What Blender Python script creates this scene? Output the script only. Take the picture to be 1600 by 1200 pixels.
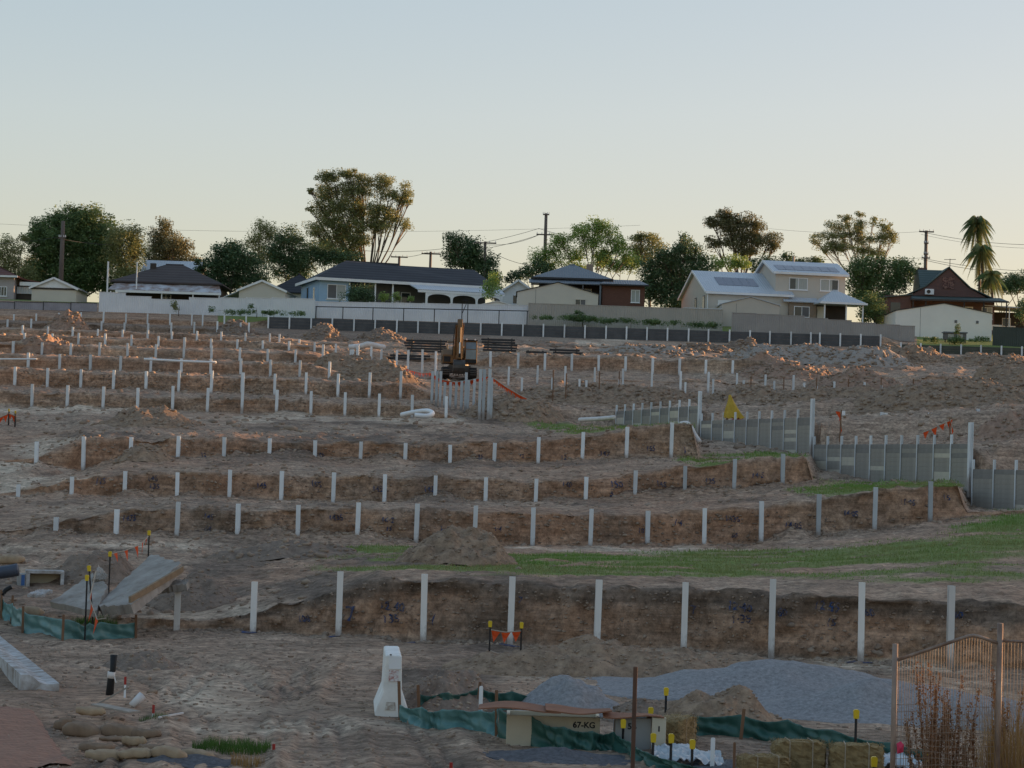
import bpy, bmesh, math, random
import numpy as np
from mathutils import Vector, Matrix
from mathutils.bvhtree import BVHTree
R = math.radians
random.seed(7); rng = np.random.default_rng(7)
for o in list(bpy.data.objects): bpy.data.objects.remove(o)
scene = bpy.context.scene
COL = scene.collection

# ------------------------------------------------------------------ camera
FPX, ROLL, EYE = 3600.0, R(1.8), 4.2
PITCH = math.atan(134/FPX)
_f = Vector((0, math.cos(PITCH), math.sin(PITCH)))
_r0 = Vector((1, 0, 0)); _u0 = _r0.cross(_f)
_r = _r0*math.cos(ROLL) + _u0*math.sin(ROLL)
_u = -_r0*math.sin(ROLL) + _u0*math.cos(ROLL)
cd = bpy.data.cameras.new('camera'); cam = bpy.data.objects.new('camera', cd); COL.objects.link(cam)
cd.sensor_width = 36; cd.lens = FPX/1600*36; cd.clip_start = 0.5; cd.clip_end = 9000
M3 = Matrix((_r, _u, -_f)).transposed()
cam.matrix_world = Matrix.Translation((0, 0, EYE)) @ M3.to_4x4()
scene.camera = cam
def P(px, py, d):
    """world point seen at photo pixel (px, py) whose distance along +Y is d"""
    v = _f + _r*((px-800)/FPX) - _u*((py-600)/FPX)
    v = v*(d/v.y)
    return Vector((v.x, v.y, v.z+EYE))

# ------------------------------------------------------------------ sky, sun, exposure
SUN_AZ, SUN_EL = R(66), R(4.5)
w = bpy.data.worlds.new('World'); scene.world = w; w.use_nodes = True
wn = w.node_tree; wn.nodes.clear()
sky = wn.nodes.new('ShaderNodeTexSky'); sky.sky_type = 'NISHITA'; sky.sun_disc = False
sky.sun_elevation = SUN_EL; sky.sun_rotation = SUN_AZ
sky.altitude = 50; sky.air_density = 0.95; sky.dust_density = 1.6; sky.ozone_density = 1.7
bg = wn.nodes.new('ShaderNodeBackground'); bg.inputs[1].default_value = 0.15
wo = wn.nodes.new('ShaderNodeOutputWorld')
hs = wn.nodes.new('ShaderNodeHueSaturation'); hs.inputs['Saturation'].default_value = 2.0
gm = wn.nodes.new('ShaderNodeGamma'); gm.inputs['Gamma'].default_value = 0.33
wn.links.new(sky.outputs[0], gm.inputs[0]); wn.links.new(gm.outputs[0], hs.inputs['Color'])
tn = wn.nodes.new('ShaderNodeMix'); tn.data_type = 'RGBA'; tn.blend_type = 'MULTIPLY'; tn.inputs[0].default_value = 1; tn.inputs[7].default_value = (1.10, 0.972, 0.965, 1)
wn.links.new(hs.outputs[0], tn.inputs[6]); wn.links.new(tn.outputs[2], bg.inputs[0]); wn.links.new(bg.outputs[0], wo.inputs[0])
sd = bpy.data.lights.new('sun', 'SUN'); sd.energy = 3.4; sd.angle = R(0.6); sd.color = (1.0, 0.56, 0.26)
sun = bpy.data.objects.new('sun', sd); COL.objects.link(sun)
sdir = Vector((math.sin(SUN_AZ)*math.cos(SUN_EL), math.cos(SUN_AZ)*math.cos(SUN_EL), math.sin(SUN_EL)))
sun.rotation_euler = sdir.to_track_quat('Z', 'Y').to_euler()
vs = scene.view_settings
vs.view_transform = 'Standard'; vs.look = 'None'; vs.exposure = 1.9; vs.gamma = 1; vs.use_curve_mapping = False

# ------------------------------------------------------------------ materials
MATS = {}
def nd(nt, t, **kw):
    n = nt.nodes.new(t)
    for k, v in kw.items(): setattr(n, k, v)
    return n
def mat(name, c1, c2=None, scale=2.0, rough=0.85, bump=0.0, bscale=None, metallic=0.0, stretch=(1,1,1), contrast=0.25, detail=6, transl=0.0, spec=0.3, nrough=0.62):
    """colour 1 and colour 2 mixed by noise, with optional relief"""
    if name in MATS: return MATS[name]
    m = bpy.data.materials.new(name); m.use_nodes = True; nt = m.node_tree
    b = nt.nodes['Principled BSDF']; b.inputs['Roughness'].default_value = rough
    b.inputs['Metallic'].default_value = metallic; b.inputs['Specular IOR Level'].default_value = spec
    tc = nd(nt, 'ShaderNodeTexCoord'); mp = nd(nt, 'ShaderNodeMapping'); mp.inputs['Scale'].default_value = stretch
    nt.links.new(tc.outputs['Object'], mp.inputs[0])
    if c2 is None: c2 = tuple(x*0.78 for x in c1)
    nz = nd(nt, 'ShaderNodeTexNoise'); nz.inputs['Scale'].default_value = scale; nz.inputs['Detail'].default_value = detail
    nz.inputs['Roughness'].default_value = nrough
    nt.links.new(mp.outputs[0], nz.inputs[0])
    rp = nd(nt, 'ShaderNodeValToRGB'); rp.color_ramp.elements[0].position = 0.5-contrast; rp.color_ramp.elements[1].position = 0.5+contrast
    rp.color_ramp.elements[0].color = (*c2, 1); rp.color_ramp.elements[1].color = (*c1, 1)
    nt.links.new(nz.outputs[0], rp.inputs[0]); nt.links.new(rp.outputs[0], b.inputs['Base Color'])
    if bump:
        n2 = nd(nt, 'ShaderNodeTexNoise'); n2.inputs['Scale'].default_value = bscale or scale*4; n2.inputs['Detail'].default_value = 8
        nt.links.new(mp.outputs[0], n2.inputs[0])
        bp = nd(nt, 'ShaderNodeBump'); bp.inputs['Strength'].default_value = min(1, bump*4); bp.inputs['Distance'].default_value = bump
        nt.links.new(n2.outputs[0], bp.inputs['Height']); nt.links.new(bp.outputs[0], b.inputs['Normal'])
    if transl:
        t = nd(nt, 'ShaderNodeBsdfTranslucent'); nt.links.new(rp.outputs[0], t.inputs[0])
        mx = nd(nt, 'ShaderNodeMixShader'); mx.inputs[0].default_value = transl
        nt.links.new(b.outputs[0], mx.inputs[1]); nt.links.new(t.outputs[0], mx.inputs[2])
        nt.links.new(mx.outputs[0], nt.nodes['Material Output'].inputs[0])
    MATS[name] = m
    return m
def ribbed(name, c1, c2, period, axis=0, depth=0.02, rough=0.5, spec=0.4):
    """sheet metal with pressed ribs running across the given object axis"""
    m = mat(name, c1, c2, 0.6, rough, spec=spec, contrast=0.35); nt = m.node_tree; b = nt.nodes['Principled BSDF']
    tc = nd(nt, 'ShaderNodeTexCoord'); wv = nd(nt, 'ShaderNodeTexWave', wave_type='BANDS', bands_direction='XYZ'[axis])
    wv.inputs['Scale'].default_value = 1/period*0.314*1.0; wv.inputs['Distortion'].default_value = 0
    nt.links.new(tc.outputs['Object'], wv.inputs[0])
    bp = nd(nt, 'ShaderNodeBump'); bp.inputs['Distance'].default_value = depth; bp.inputs['Strength'].default_value = 0.8
    nt.links.new(wv.outputs[0], bp.inputs['Height']); nt.links.new(bp.outputs[0], b.inputs['Normal'])
    return m

# ------------------------------------------------------------------ mesh helpers
class MB:
    def __init__(s): s.v = []; s.f = []
    def add(s, vs, fs):
        k = len(s.v); s.v += [tuple(v) for v in vs]; s.f += [tuple(i+k for i in f) for f in fs]; return s
    def box(s, x0, x1, y0, y1, z0, z1):
        return s.add([(x0,y0,z0),(x1,y0,z0),(x1,y1,z0),(x0,y1,z0),(x0,y0,z1),(x1,y0,z1),(x1,y1,z1),(x0,y1,z1)],
                     [(0,3,2,1),(4,5,6,7),(0,1,5,4),(1,2,6,5),(2,3,7,6),(3,0,4,7)])
    def tube(s, pts, r, n=8, cap=True):
        pts = [Vector(p) for p in pts]; rs = r if isinstance(r, (list, tuple)) else [r]*len(pts)
        vs, fs = [], []
        for i, p in enumerate(pts):
            a = pts[max(i-1, 0)]; b = pts[min(i+1, len(pts)-1)]; t = (b-a).normalized()
            h = Vector((0,0,1)) if abs(t.z) < 0.9 else Vector((1,0,0))
            u = t.cross(h).normalized(); v = t.cross(u)
            for k in range(n):
                an = 2*math.pi*k/n; vs.append(p + (u*math.cos(an)+v*math.sin(an))*rs[i])
        for i in range(len(pts)-1):
            for k in range(n): fs.append((i*n+k, i*n+(k+1)%n, (i+1)*n+(k+1)%n, (i+1)*n+k))
        if cap: fs.append(tuple(range(n-1, -1, -1))); fs.append(tuple((len(pts)-1)*n+k for k in range(n)))
        return s.add(vs, fs)
    def bar(s, a, b, w, h):
        """square bar from a to b, w across and h up"""
        a, b = Vector(a), Vector(b); t = (b-a).normalized(); up = Vector((0,0,1)) if abs(t.z) < 0.95 else Vector((0,1,0))
        u = t.cross(up).normalized()*w/2; v = u.cross(t).normalized()*h/2
        vs = [a-u-v, a+u-v, a+u+v, a-u+v, b-u-v, b+u-v, b+u+v, b-u+v]
        return s.add(vs, [(0,3,2,1),(4,5,6,7),(0,1,5,4),(1,2,6,5),(2,3,7,6),(3,0,4,7)])
    def prism(s, poly, y0, y1):
        """polygon in x,z extruded along y"""
        n = len(poly); vs = [(x, y0, z) for x, z in poly]+[(x, y1, z) for x, z in poly]
        return s.add(vs, [tuple(range(n)), tuple(range(2*n-1, n-1, -1))]+[(i, i+n, (i+1)%n+n, (i+1)%n) for i in range(n)])
    def prismx(s, poly, x0, x1):
        """polygon in y,z extruded along x"""
        n = len(poly); vs = [(x0, y, z) for y, z in poly]+[(x1, y, z) for y, z in poly]
        return s.add(vs, [tuple(range(n-1, -1, -1)), tuple(range(n, 2*n))]+[(i, (i+1)%n, (i+1)%n+n, i+n) for i in range(n)])
    def slab(s, q, t):
        """a sheet through the corner points q with thickness t, thickened downwards along its normal"""
        q = [Vector(p) for p in q]; n = (q[1]-q[0]).cross(q[2]-q[0]).normalized()
        if n.z < 0: n = -n
        m = len(q); vs = q+[p-n*t for p in q]
        return s.add(vs, [tuple(range(m)), tuple(range(2*m-1, m-1, -1))]+[(i, i+m, (i+1)%m+m, (i+1)%m) for i in range(m)])
    def mesh(s, name, smooth=False):
        me = bpy.data.meshes.new(name); me.from_pydata(s.v, [], s.f); me.validate(); me.update()
        bm = bmesh.new(); bm.from_mesh(me); bmesh.ops.recalc_face_normals(bm, faces=bm.faces); bm.to_mesh(me); bm.free()
        if smooth: me.polygons.foreach_set('use_smooth', [True]*len(me.polygons))
        return me
    def build(s, name, m, parent=None, smooth=False, bevel=0):
        o = link(name, s.mesh(name, smooth), m, parent)
        if bevel:
            b = o.modifiers.new('bevel', 'BEVEL'); b.width = bevel; b.segments = 2; b.limit_method = 'ANGLE'
        return o
def link(name, me, m=None, parent=None):
    o = bpy.data.objects.new(name, me); COL.objects.link(o)
    if m is not None and me is not None and not me.materials: me.materials.append(m)
    if parent is not None: o.parent = parent
    return o
def empty(name, loc, rz=0.0):
    o = bpy.data.objects.new(name, None); o.empty_display_size = 0.2; COL.objects.link(o)
    o.location = loc; o.rotation_euler = (0, 0, rz); return o
def tag(o, label, cat, group=None):
    o['label'] = label; o['category'] = cat
    if group: o['group'] = group
    return o
def struct(o): o['kind'] = 'structure'; return o
def np_mesh(name, V, F, smooth=False):
    """fast mesh from numpy arrays, all faces of one size"""
    me = bpy.data.meshes.new(name); n, k = F.shape
    me.vertices.add(len(V)); me.vertices.foreach_set('co', np.ascontiguousarray(V, dtype=np.float32).ravel())
    me.loops.add(n*k); me.loops.foreach_set('vertex_index', np.ascontiguousarray(F, dtype=np.int32).ravel())
    me.polygons.add(n); me.polygons.foreach_set('loop_start', np.arange(0, n*k, k, dtype=np.int32))
    me.polygons.foreach_set('loop_total', np.full(n, k, dtype=np.int32))
    if smooth: me.polygons.foreach_set('use_smooth', np.ones(n, dtype=bool))
    me.update(calc_edges=True); return me
_perm = np.random.default_rng(3).random(65536)
def vnoise(x, y, seed=0):
    xi = np.floor(x).astype(np.int64); yi = np.floor(y).astype(np.int64); fx = x-xi; fy = y-yi
    fx = fx*fx*(3-2*fx); fy = fy*fy*(3-2*fy)
    h = lambda a, b: _perm[(a*73856093 ^ b*19349663 ^ (seed*83492791+12345)) & 65535]
    return (h(xi, yi)*(1-fx)+h(xi+1, yi)*fx)*(1-fy)+(h(xi, yi+1)*(1-fx)+h(xi+1, yi+1)*fx)*fy
def fbm(x, y, seed=0, oct=5, gain=0.5):
    a, s, t = 1.0, 0.0, 0.0
    for i in range(oct):
        s = s+a*(vnoise(x*2**i+17.3*i, y*2**i-9.1*i, seed+i)-0.5); t += a; a *= gain
    return s/t*2
_ones = 'zeroth first second third fourth fifth sixth seventh eighth ninth tenth eleventh twelfth thirteenth fourteenth fifteenth sixteenth seventeenth eighteenth nineteenth'.split()
def ordinal(n):
    if n < 20: return _ones[n]
    t = {2: 'twent', 3: 'thirt', 4: 'fort', 5: 'fift', 6: 'sixt'}[n//10]
    return t+'ieth' if n % 10 == 0 else t+'y-'+_ones[n % 10]
# ================================================================== TERRAIN
def zt(dfun, pts):
    """table of (photo column, photo row) along a line of known distance -> (column, height)"""
    return [(px, P(px, py, dfun(px)).z) for px, py in pts]
def lin(d0, d1): return lambda px: d0+(d1-d0)*min(max(px, -700), 2300)/1600
DA, DB, DC, DD = lin(56.0, 50.8), lin(75.0, 82.6), lin(88.5, 94.5), lin(99.5, 105.5)
DE, DF, DG, DH, DI, DJ, DK, DM = [lin(a, b) for a, b in ((133, 138), (141, 148), (150, 156), (161, 164), (174, 170), (186, 186), (198, 198), (215, 215))]
GRASSY = 4.05
tA = [(0, 0.2), (1600, 0.15)]
tAt = [(0, 0.35), (330, 0.4), (400, 0.62), (470, 0.95), (530, 1.25), (600, 1.6), (700, 1.68), (1600, 1.62)]
tB = zt(DB, [(0,836),(88,833),(183,838),(278,841),(466,846),(651,850),(834,852),(1013,853),(1190,853),(1279,843),(1367,831),(1455,816),(1515,806),(1600,803)])
tBt = zt(DB, [(0,832),(88,822),(150,805),(183,799),(278,789),(372,792),(466,793),(559,791),(651,793),(742,798),(834,798),(924,801),(1013,801),(1101,798),(1190,793),(1279,779),(1367,767),(1455,755),(1500,756),(1515,800),(1600,797)])
tC = zt(DC, [(0,774),(113,775),(195,778),(360,778),(521,786),(680,783),(837,785),(992,784),(1070,779),(1147,771),(1224,760)])+[(1276, 4.0), (1505, GRASSY), (1521, 3.05), (1600, 3.05)]
tCt = zt(DC, [(0,772),(60,764),(113,748),(195,738),(278,737),(441,737),(521,740),(680,745),(837,750),(915,746),(992,740),(1070,729),(1147,719),(1224,711),(1262,711)])+[(1276, 4.0), (1505, GRASSY), (1521, 3.05), (1600, 3.05)]
tD = zt(DD, [(0,722),(58,724),(131,740),(205,712),(279,715),(421,714),(563,726),(704,724),(842,722),(911,718),(980,714),(1050,717),(1082,714)])+[(1096, 4.85), (1270, 4.95), (1282, 4.05), (1600, GRASSY)]
tDt = zt(DD, [(0,720),(58,715),(110,700),(131,688),(279,686),(421,687),(563,690),(704,692),(842,685),(911,678),(980,669),(1050,661),(1082,661)])+[(1096, 4.85), (1270, 4.95), (1282, 4.05), (1600, GRASSY)]
def two(l, r, x0, x1): return [(0, l), (x0, l), (x1, r), (1600, r)]
tE, tEt = two(7.0, 6.8, 700, 800), [(0, 7.85), (660, 7.9), (730, 7.0), (1600, 6.9)]
tF, tFt = two(8.35, 8.2, 600, 760), [(0, 9.4), (640, 9.4), (720, 8.3), (1600, 8.3)]
tG, tGt = two(9.8, 9.3, 500, 700), [(0, 10.7), (480, 10.7), (560, 10.0), (700, 9.4), (1600, 9.4)]
tH, tHt = two(11.2, 10.7, 480, 700), [(0, 11.9), (480, 11.9), (560, 11.3), (700, 10.8), (1600, 10.8)]
tI, tIt = two(12.6, 11.8, 480, 760), [(0, 13.2), (430, 13.2), (520, 12.7), (740, 12.2), (780, 12.85), (1190, 12.85), (1240, 12.0), (1600, 12.0)]
tJ, tJt = two(13.8, 13.6, 400, 700), [(0, 14.3), (420, 14.3), (480, 13.9), (1600, 13.7)]
tK, tKt = two(15.0, 14.9, 400, 700), [(0, 15.5), (380, 15.5), (440, 15.1), (1600, 14.95)]
tM, tMt = [(0, 16.7), (1390, 16.7), (1440, 16.3), (1600, 16.3)], [(0, 17.1), (380, 17.2), (425, 17.7), (1380, 17.7), (1400, 17.1), (1600, 17.0)]
cst = lambda d: (lambda px: d)
off = lambda fn, k: (lambda px: fn(px)+k)
LINES = [(cst(2), [(0, -.4)], 0, 0), (cst(22), [(0, -.05)], 4, 0), (DA, tA, 130, 0), (off(DA, .14), tAt, 10, 1), (DB, tB, 96, 0), (off(DB, .14), tBt, 8, 1),
         (DC, tC, 34, 0), (off(DC, .14), tCt, 7, 1), (DD, tD, 28, 0), (off(DD, .14), tDt, 7, 1), (DE, tE, 46, 0), (off(DE, .15), tEt, 5, 1),
         (DF, tF, 16, 0), (off(DF, .15), tFt, 5, 1), (DG, tG, 16, 0), (off(DG, .15), tGt, 4, 1), (DH, tH, 16, 0), (off(DH, .15), tHt, 4, 1),
         (DI, tI, 16, 0), (off(DI, .15), tIt, 4, 1), (DJ, tJ, 14, 0), (off(DJ, .15), tJt, 3, 1), (DK, tK, 14, 0), (off(DK, .15), tKt, 3, 1),
         (DM, tM, 18, 0), (off(DM, .2), tMt, 4, 1), (cst(219), [(0, 18.0), (1380, 18.0), (1450, 17.6), (1600, 17.4)], 6, 0),
         (cst(226), [(0, 19.3), (1300, 19.3), (1450, 18.6), (1600, 18.4)], 8, 0), (cst(238), [(0, 20.2), (1600, 19.8)], 6, 0),
         (cst(300), [(0, 20.6)], 4, 0), (cst(520), [(0, 18.0)], 4, 0), (cst(1500), [(0, 0.0)], 3, 0), (cst(6000), [(0, -10.0)], 2, 0)]
cols = np.concatenate([[-9000, -5000, -2600, -1500, -1000], np.arange(-700, 2301, 5.5), [2600, 3100, 4200, 6600, 10000]])
cc = np.clip(cols, 0, 1600)
rows_d, rows_z, rows_cut, rows_t, rows_seg = [], [], [], [], []
pd = pz = None
for li, (df, tb, n, cut) in enumerate(LINES):
    dd = np.array([df(c) for c in cols]); zz = np.interp(cc, [a for a, _ in tb], [b for _, b in tb])
    if pd is None: rows_d.append(dd); rows_z.append(zz); rows_cut.append(0); rows_t.append(0); rows_seg.append(li)
    else:
        for i in range(1, n+1):
            t = i/n
            rows_d.append(pd+(dd-pd)*t); rows_z.append(pz+(zz-pz)*t); rows_cut.append(1 if cut and i < n else 0); rows_t.append(t); rows_seg.append(li)
    pd, pz = dd, zz
D = np.array(rows_d); Z = np.array(rows_z); CUT = np.array(rows_cut)[:, None]*np.ones_like(D); T = np.array(rows_t)[:, None]*np.ones_like(D); SEG = np.array(rows_seg)[:, None]*np.ones_like(D)
PX = np.ones_like(D)*cols[None, :]
X = D*(PX-800)/FPX; Y = D.copy()
# the side boundary wall: everything to its right is held up
def wall_x(y): return 6.5+(142-y)*0.287
WALLTOP = ((128, 142, 8.0, 8.15), (113, 128, 7.25, 7.25), (97, 113, 5.9, 5.9), (78, 97, 4.84, 4.84))
plate = np.interp(Y, [60, 78, 96, 98, 112, 114, 127, 129, 142, 160], [3.0, 4.7, 4.75, 5.8, 5.85, 7.1, 7.2, 7.9, 8.05, 8.4])
Z = np.where((PX > 870) & (PX < 1110) & (Y > 120) & (Y < 143.5), np.minimum(Z, 6.95), Z)
right = (X > wall_x(Y)+0.3) & (Y > 70) & (Y < 165)
Z = np.where(right, np.maximum(Z, plate+0.09*np.clip(X-wall_x(Y)-1.0, 0, 14)), Z)
# relief: clods, ruts, lumps
fl = (1-CUT)
site = np.clip((212-Y)/10, 0, 1)
rough = 0.09+0.16*np.clip(fbm(X/9, Y/14, 5, 3)+0.25, 0, 1)
rough = rough+np.where(right | ((Y > 135) & (PX > 730)), 0.22, 0.0)
grassy = np.zeros_like(D)
def ell(cx, cy, rx, ry, p=1.0):
    """soft patch laid out by photo column and row"""
    q = ((PX-cx)/rx)**2+((PYg-cy)/ry)**2
    return np.clip(1.35-q, 0, 1)**p
u = np.stack([X, Y, Z-EYE], -1)
cz = u@np.array(_f); PYg = 600-FPX*(u@np.array(_u))/cz
for e in ((820,873,330,7),(700,890,260,5),(1500,870,230,30),(1600,838,130,42),(1250,872,330,14),(1020,880,300,15),(600,859,105,6),(1120,893,420,10),(1450,900,300,12)): grassy = np.maximum(grassy, ell(*e)*(Y < 90))
for e in ((1330,766,100,13),(1420,758,110,9)): grassy = np.maximum(grassy, ell(*e)*(Y > 82)*(Y < 113)*~right)
for e in ((1130,719,75,10),(1200,713,70,6)): grassy = np.maximum(grassy, ell(*e)*(Y > 92)*(Y < 128)*~right)
for e in ((960,672,105,11),(1040,668,60,8),(900,668,80,8)): grassy = np.maximum(grassy, ell(*e)*(Y > 104)*(Y < 140)*~right)
grassy = grassy*fl*np.clip(0.62+1.0*fbm(X*0.10, Y*0.55, 81, 4)+0.5*fbm(X*.5, Y*.5, 83, 3), 0, 1)
weeds = np.clip(np.where((Y > 215.15) & (Y < 226), 1.0, 0.0)*(((PX > 840) & (PX < 1145)) | ((PX > 335) & (PX < 490)) | ((PX > 1430))), 0, 1)+np.where(Y >= 226, 0.8, 0)
rough = rough*(1-0.85*grassy)
track = np.maximum.reduce([ell(400,1090,250,60), ell(300,1010,150,25), ell(500,655,330,14)*(Y > 104)])
rough = rough*(1-0.7*track)*np.where(Y < 52, 0.42, 1.0)
amp = np.clip(Y/60, 0.5, 2.2)
Z = Z+fl*site*(rough*fbm(X*0.9, Y*0.55, 1, 5, 0.62)+0.05*fbm(X/4, Y/6, 9, 2))
rut = np.sin((X+0.35*np.sin(Y*0.2))*3.2+0.05*Y)*fbm(X*0.5, Y*0.07, 21, 3)
Z = Z+fl*np.where(Y < 54, 0.05, 0.0)*rut*np.clip((Y-26)/6, 0, 1)
def track_dist(pts):
    best = np.full(X.shape, 99.0)
    for (ax, ay), (bx, by) in zip(pts, pts[1:]):
        dx, dy = bx-ax, by-ay; t = np.clip(((X-ax)*dx+(Y-ay)*dy)/(dx*dx+dy*dy), 0, 1); best = np.minimum(best, np.hypot(X-ax-t*dx, Y-ay-t*dy))
    return best
RUT = np.zeros_like(X)
for pts in ([(-2.6,26),(-3.6,36),(-6.2,45),(-14,52)], [(-1,26),(-2.3,38),(-3.2,46),(-9,52.5)], [(-16,44),(-5,46.5),(3,48.6),(12,48.2),(20,47)], [(-4.4,26),(-4.6,36),(-4.8,47)], [(-14,63),(0,66.5),(12,66.5),(30,63)], [(-16,70),(-4,71.5),(14,72.0),(34,72)],
            [(-45,116),(-20,119),(0,121),(12,124)], [(-45,122),(-15,124),(4,119)], [(-40,112),(-22,113),(-16,100),(-22,84),(-14,66)], [(-24,96),(-20,80),(-15,62)]):
    q = track_dist(pts)+0.12*fbm(X*0.8, Y*0.8, 91, 2)
    far = np.clip(Y/70, 0.6, 1.6)
    for hw in (0.75, 1.05): RUT = np.maximum(RUT, np.exp(-((q-hw)/(0.13*far))**2)*np.clip(0.75+fbm(X/3, Y/3, 93, 2), 0.1, 1)); 
    Z = Z+fl*0.05*np.exp(-((q-1.45)/(0.2*far))**2)
for df, hh, ex in ((DA, .10, .9), (DB, .42, 1.6), (DC, .48, 1.6), (DD, .5, 1.7), (DE, .3, 1.6), (DF, .3, 1.6)):
    dl = np.array([df(c) for c in cols])[None, :]; t_ = np.clip((dl-Y)/ex, 0, 1)
    Z = Z+np.where((Y <= dl+.01) & (PX > 60) & (PX < 1500) & ~right, hh*np.clip(1.5*fbm(X/2.6, Y*0+hh*50, 101, 3)+.08, 0, 1)*(1-t_)**1.2*(t_ < 1), 0)
for sg_, df in ((3, DA), (5, DB), (7, DC), (9, DD), (11, DE), (13, DF)):
    dl = np.array([df(c) for c in cols])[None, :]+.14; t_ = np.clip((Y-dl)/1.0, 0, 1)
    Z = Z+np.where((Y >= dl-.001) & ((SEG == sg_) | (SEG == sg_+1)) & ~right & (PX > 130), (.16*fbm(X*1.1, X*0+sg_, 111, 4, .65)-.05)*(1-t_), 0)
Z = Z-fl*RUT*(0.07+0.025*np.sin((X+Y)*14))
Z = Z+fl*site*(1-0.8*grassy)*(1-0.5*track)*np.where(Y < 52, .35, 1.0)*0.055*np.clip(fbm(X*2.6, Y*1.9, 95, 3, .6)*1.6, -.3, 1)*np.clip(Y/60, .6, 2.0)
grassy = grassy*(1-0.9*RUT)
Yd = Y+CUT*(0.36*fbm(X*0.7, Z*0.9, 31, 5, 0.7)+0.10*fbm(X*3.5, Z*4, 33, 3)+0.22*np.clip(fbm(X*0.5, Z*0.4, 35, 3), 0, 1))
Yd = Yd+np.where((T >= .999) & (CUT == 0) & np.isin(SEG, (3, 5, 7, 9, 11, 13, 15, 17, 19, 21, 23)), 0.25*(fbm(X*0.7, X*0+3, 41, 4)+0.2), 0)
Xd = Yd*(PX-800)/FPX
# colour masks: topsoil, dust, red clay
dark = np.clip(0.9*fbm(X/3.0, Y/5, 51, 4)+0.05+0.55*RUT, 0, 1)
dark = np.maximum(dark, np.where((SEG == 3) & (PX > 380), np.clip((T-0.52)*3.2+0.5*fbm(X/1.5, Z, 52, 3), 0, 1), 0))
for e in ((430,905,230,34),(800,905,300,10),(560,880,170,12),(700,1060,110,28),(130,925,160,50),(900,1030,240,22),(1150,1035,130,12),(90,1150,80,30),(640,690,330,16),(430,668,70,10),(250,700,130,18)): dark = np.maximum(dark, 0.9*ell(*e)*fl*np.clip(0.6+fbm(X/1.2, Y/3, 53, 3), 0, 1))
dark = np.maximum(dark, np.where((Y > 196) & (Y < 215) & (PX < 900), 0.55, 0))
dust = np.clip(0.6*fbm(X/5, Y/9, 61, 4)-.03, 0, 1)
for e in ((400,1085,150,38),(520,1135,260,14),(80,900,90,14),(330,960,150,22),(250,855,330,9),(60,745,110,36),(100,700,110,20),(60,640,190,10),(560,655,300,9),(1400,1040,300,10),(1000,860,560,6),(870,1060,120,12),(860,530,160,14)): dust = np.maximum(dust, 0.95*ell(*e)*fl*np.clip(0.65+fbm(X/1.5, Y/4, 63, 3), 0, 1))
clay = np.clip(0.8*fbm(X/6, Y/10, 71, 3)+np.where(CUT > 0, 0.30, 0)+np.where((Y > 60) & (Y < 112), 0.22, 0)+np.where((Y > 135) & (PX < 350), 0.3, 0), 0, 1)
clay = np.maximum(clay, 1.0*ell(40, 1150, 80, 40)*(PYg > 1100))
nr, nc = D.shape
V = np.stack([Xd, Yd, Z], -1).reshape(-1, 3)
idx = np.arange(nr*nc).reshape(nr, nc)
F = np.stack([idx[:-1, :-1], idx[:-1, 1:], idx[1:, 1:], idx[1:, :-1]], -1).reshape(-1, 4)
gme = np_mesh('ground', V, F, smooth=False)
ca = gme.color_attributes.new('soil', 'FLOAT_COLOR', 'POINT')
ca.data.foreach_set('color', np.stack([np.maximum(grassy, weeds*0.9), dark, dust, clay], -1).reshape(-1).astype(np.float32))
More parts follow.
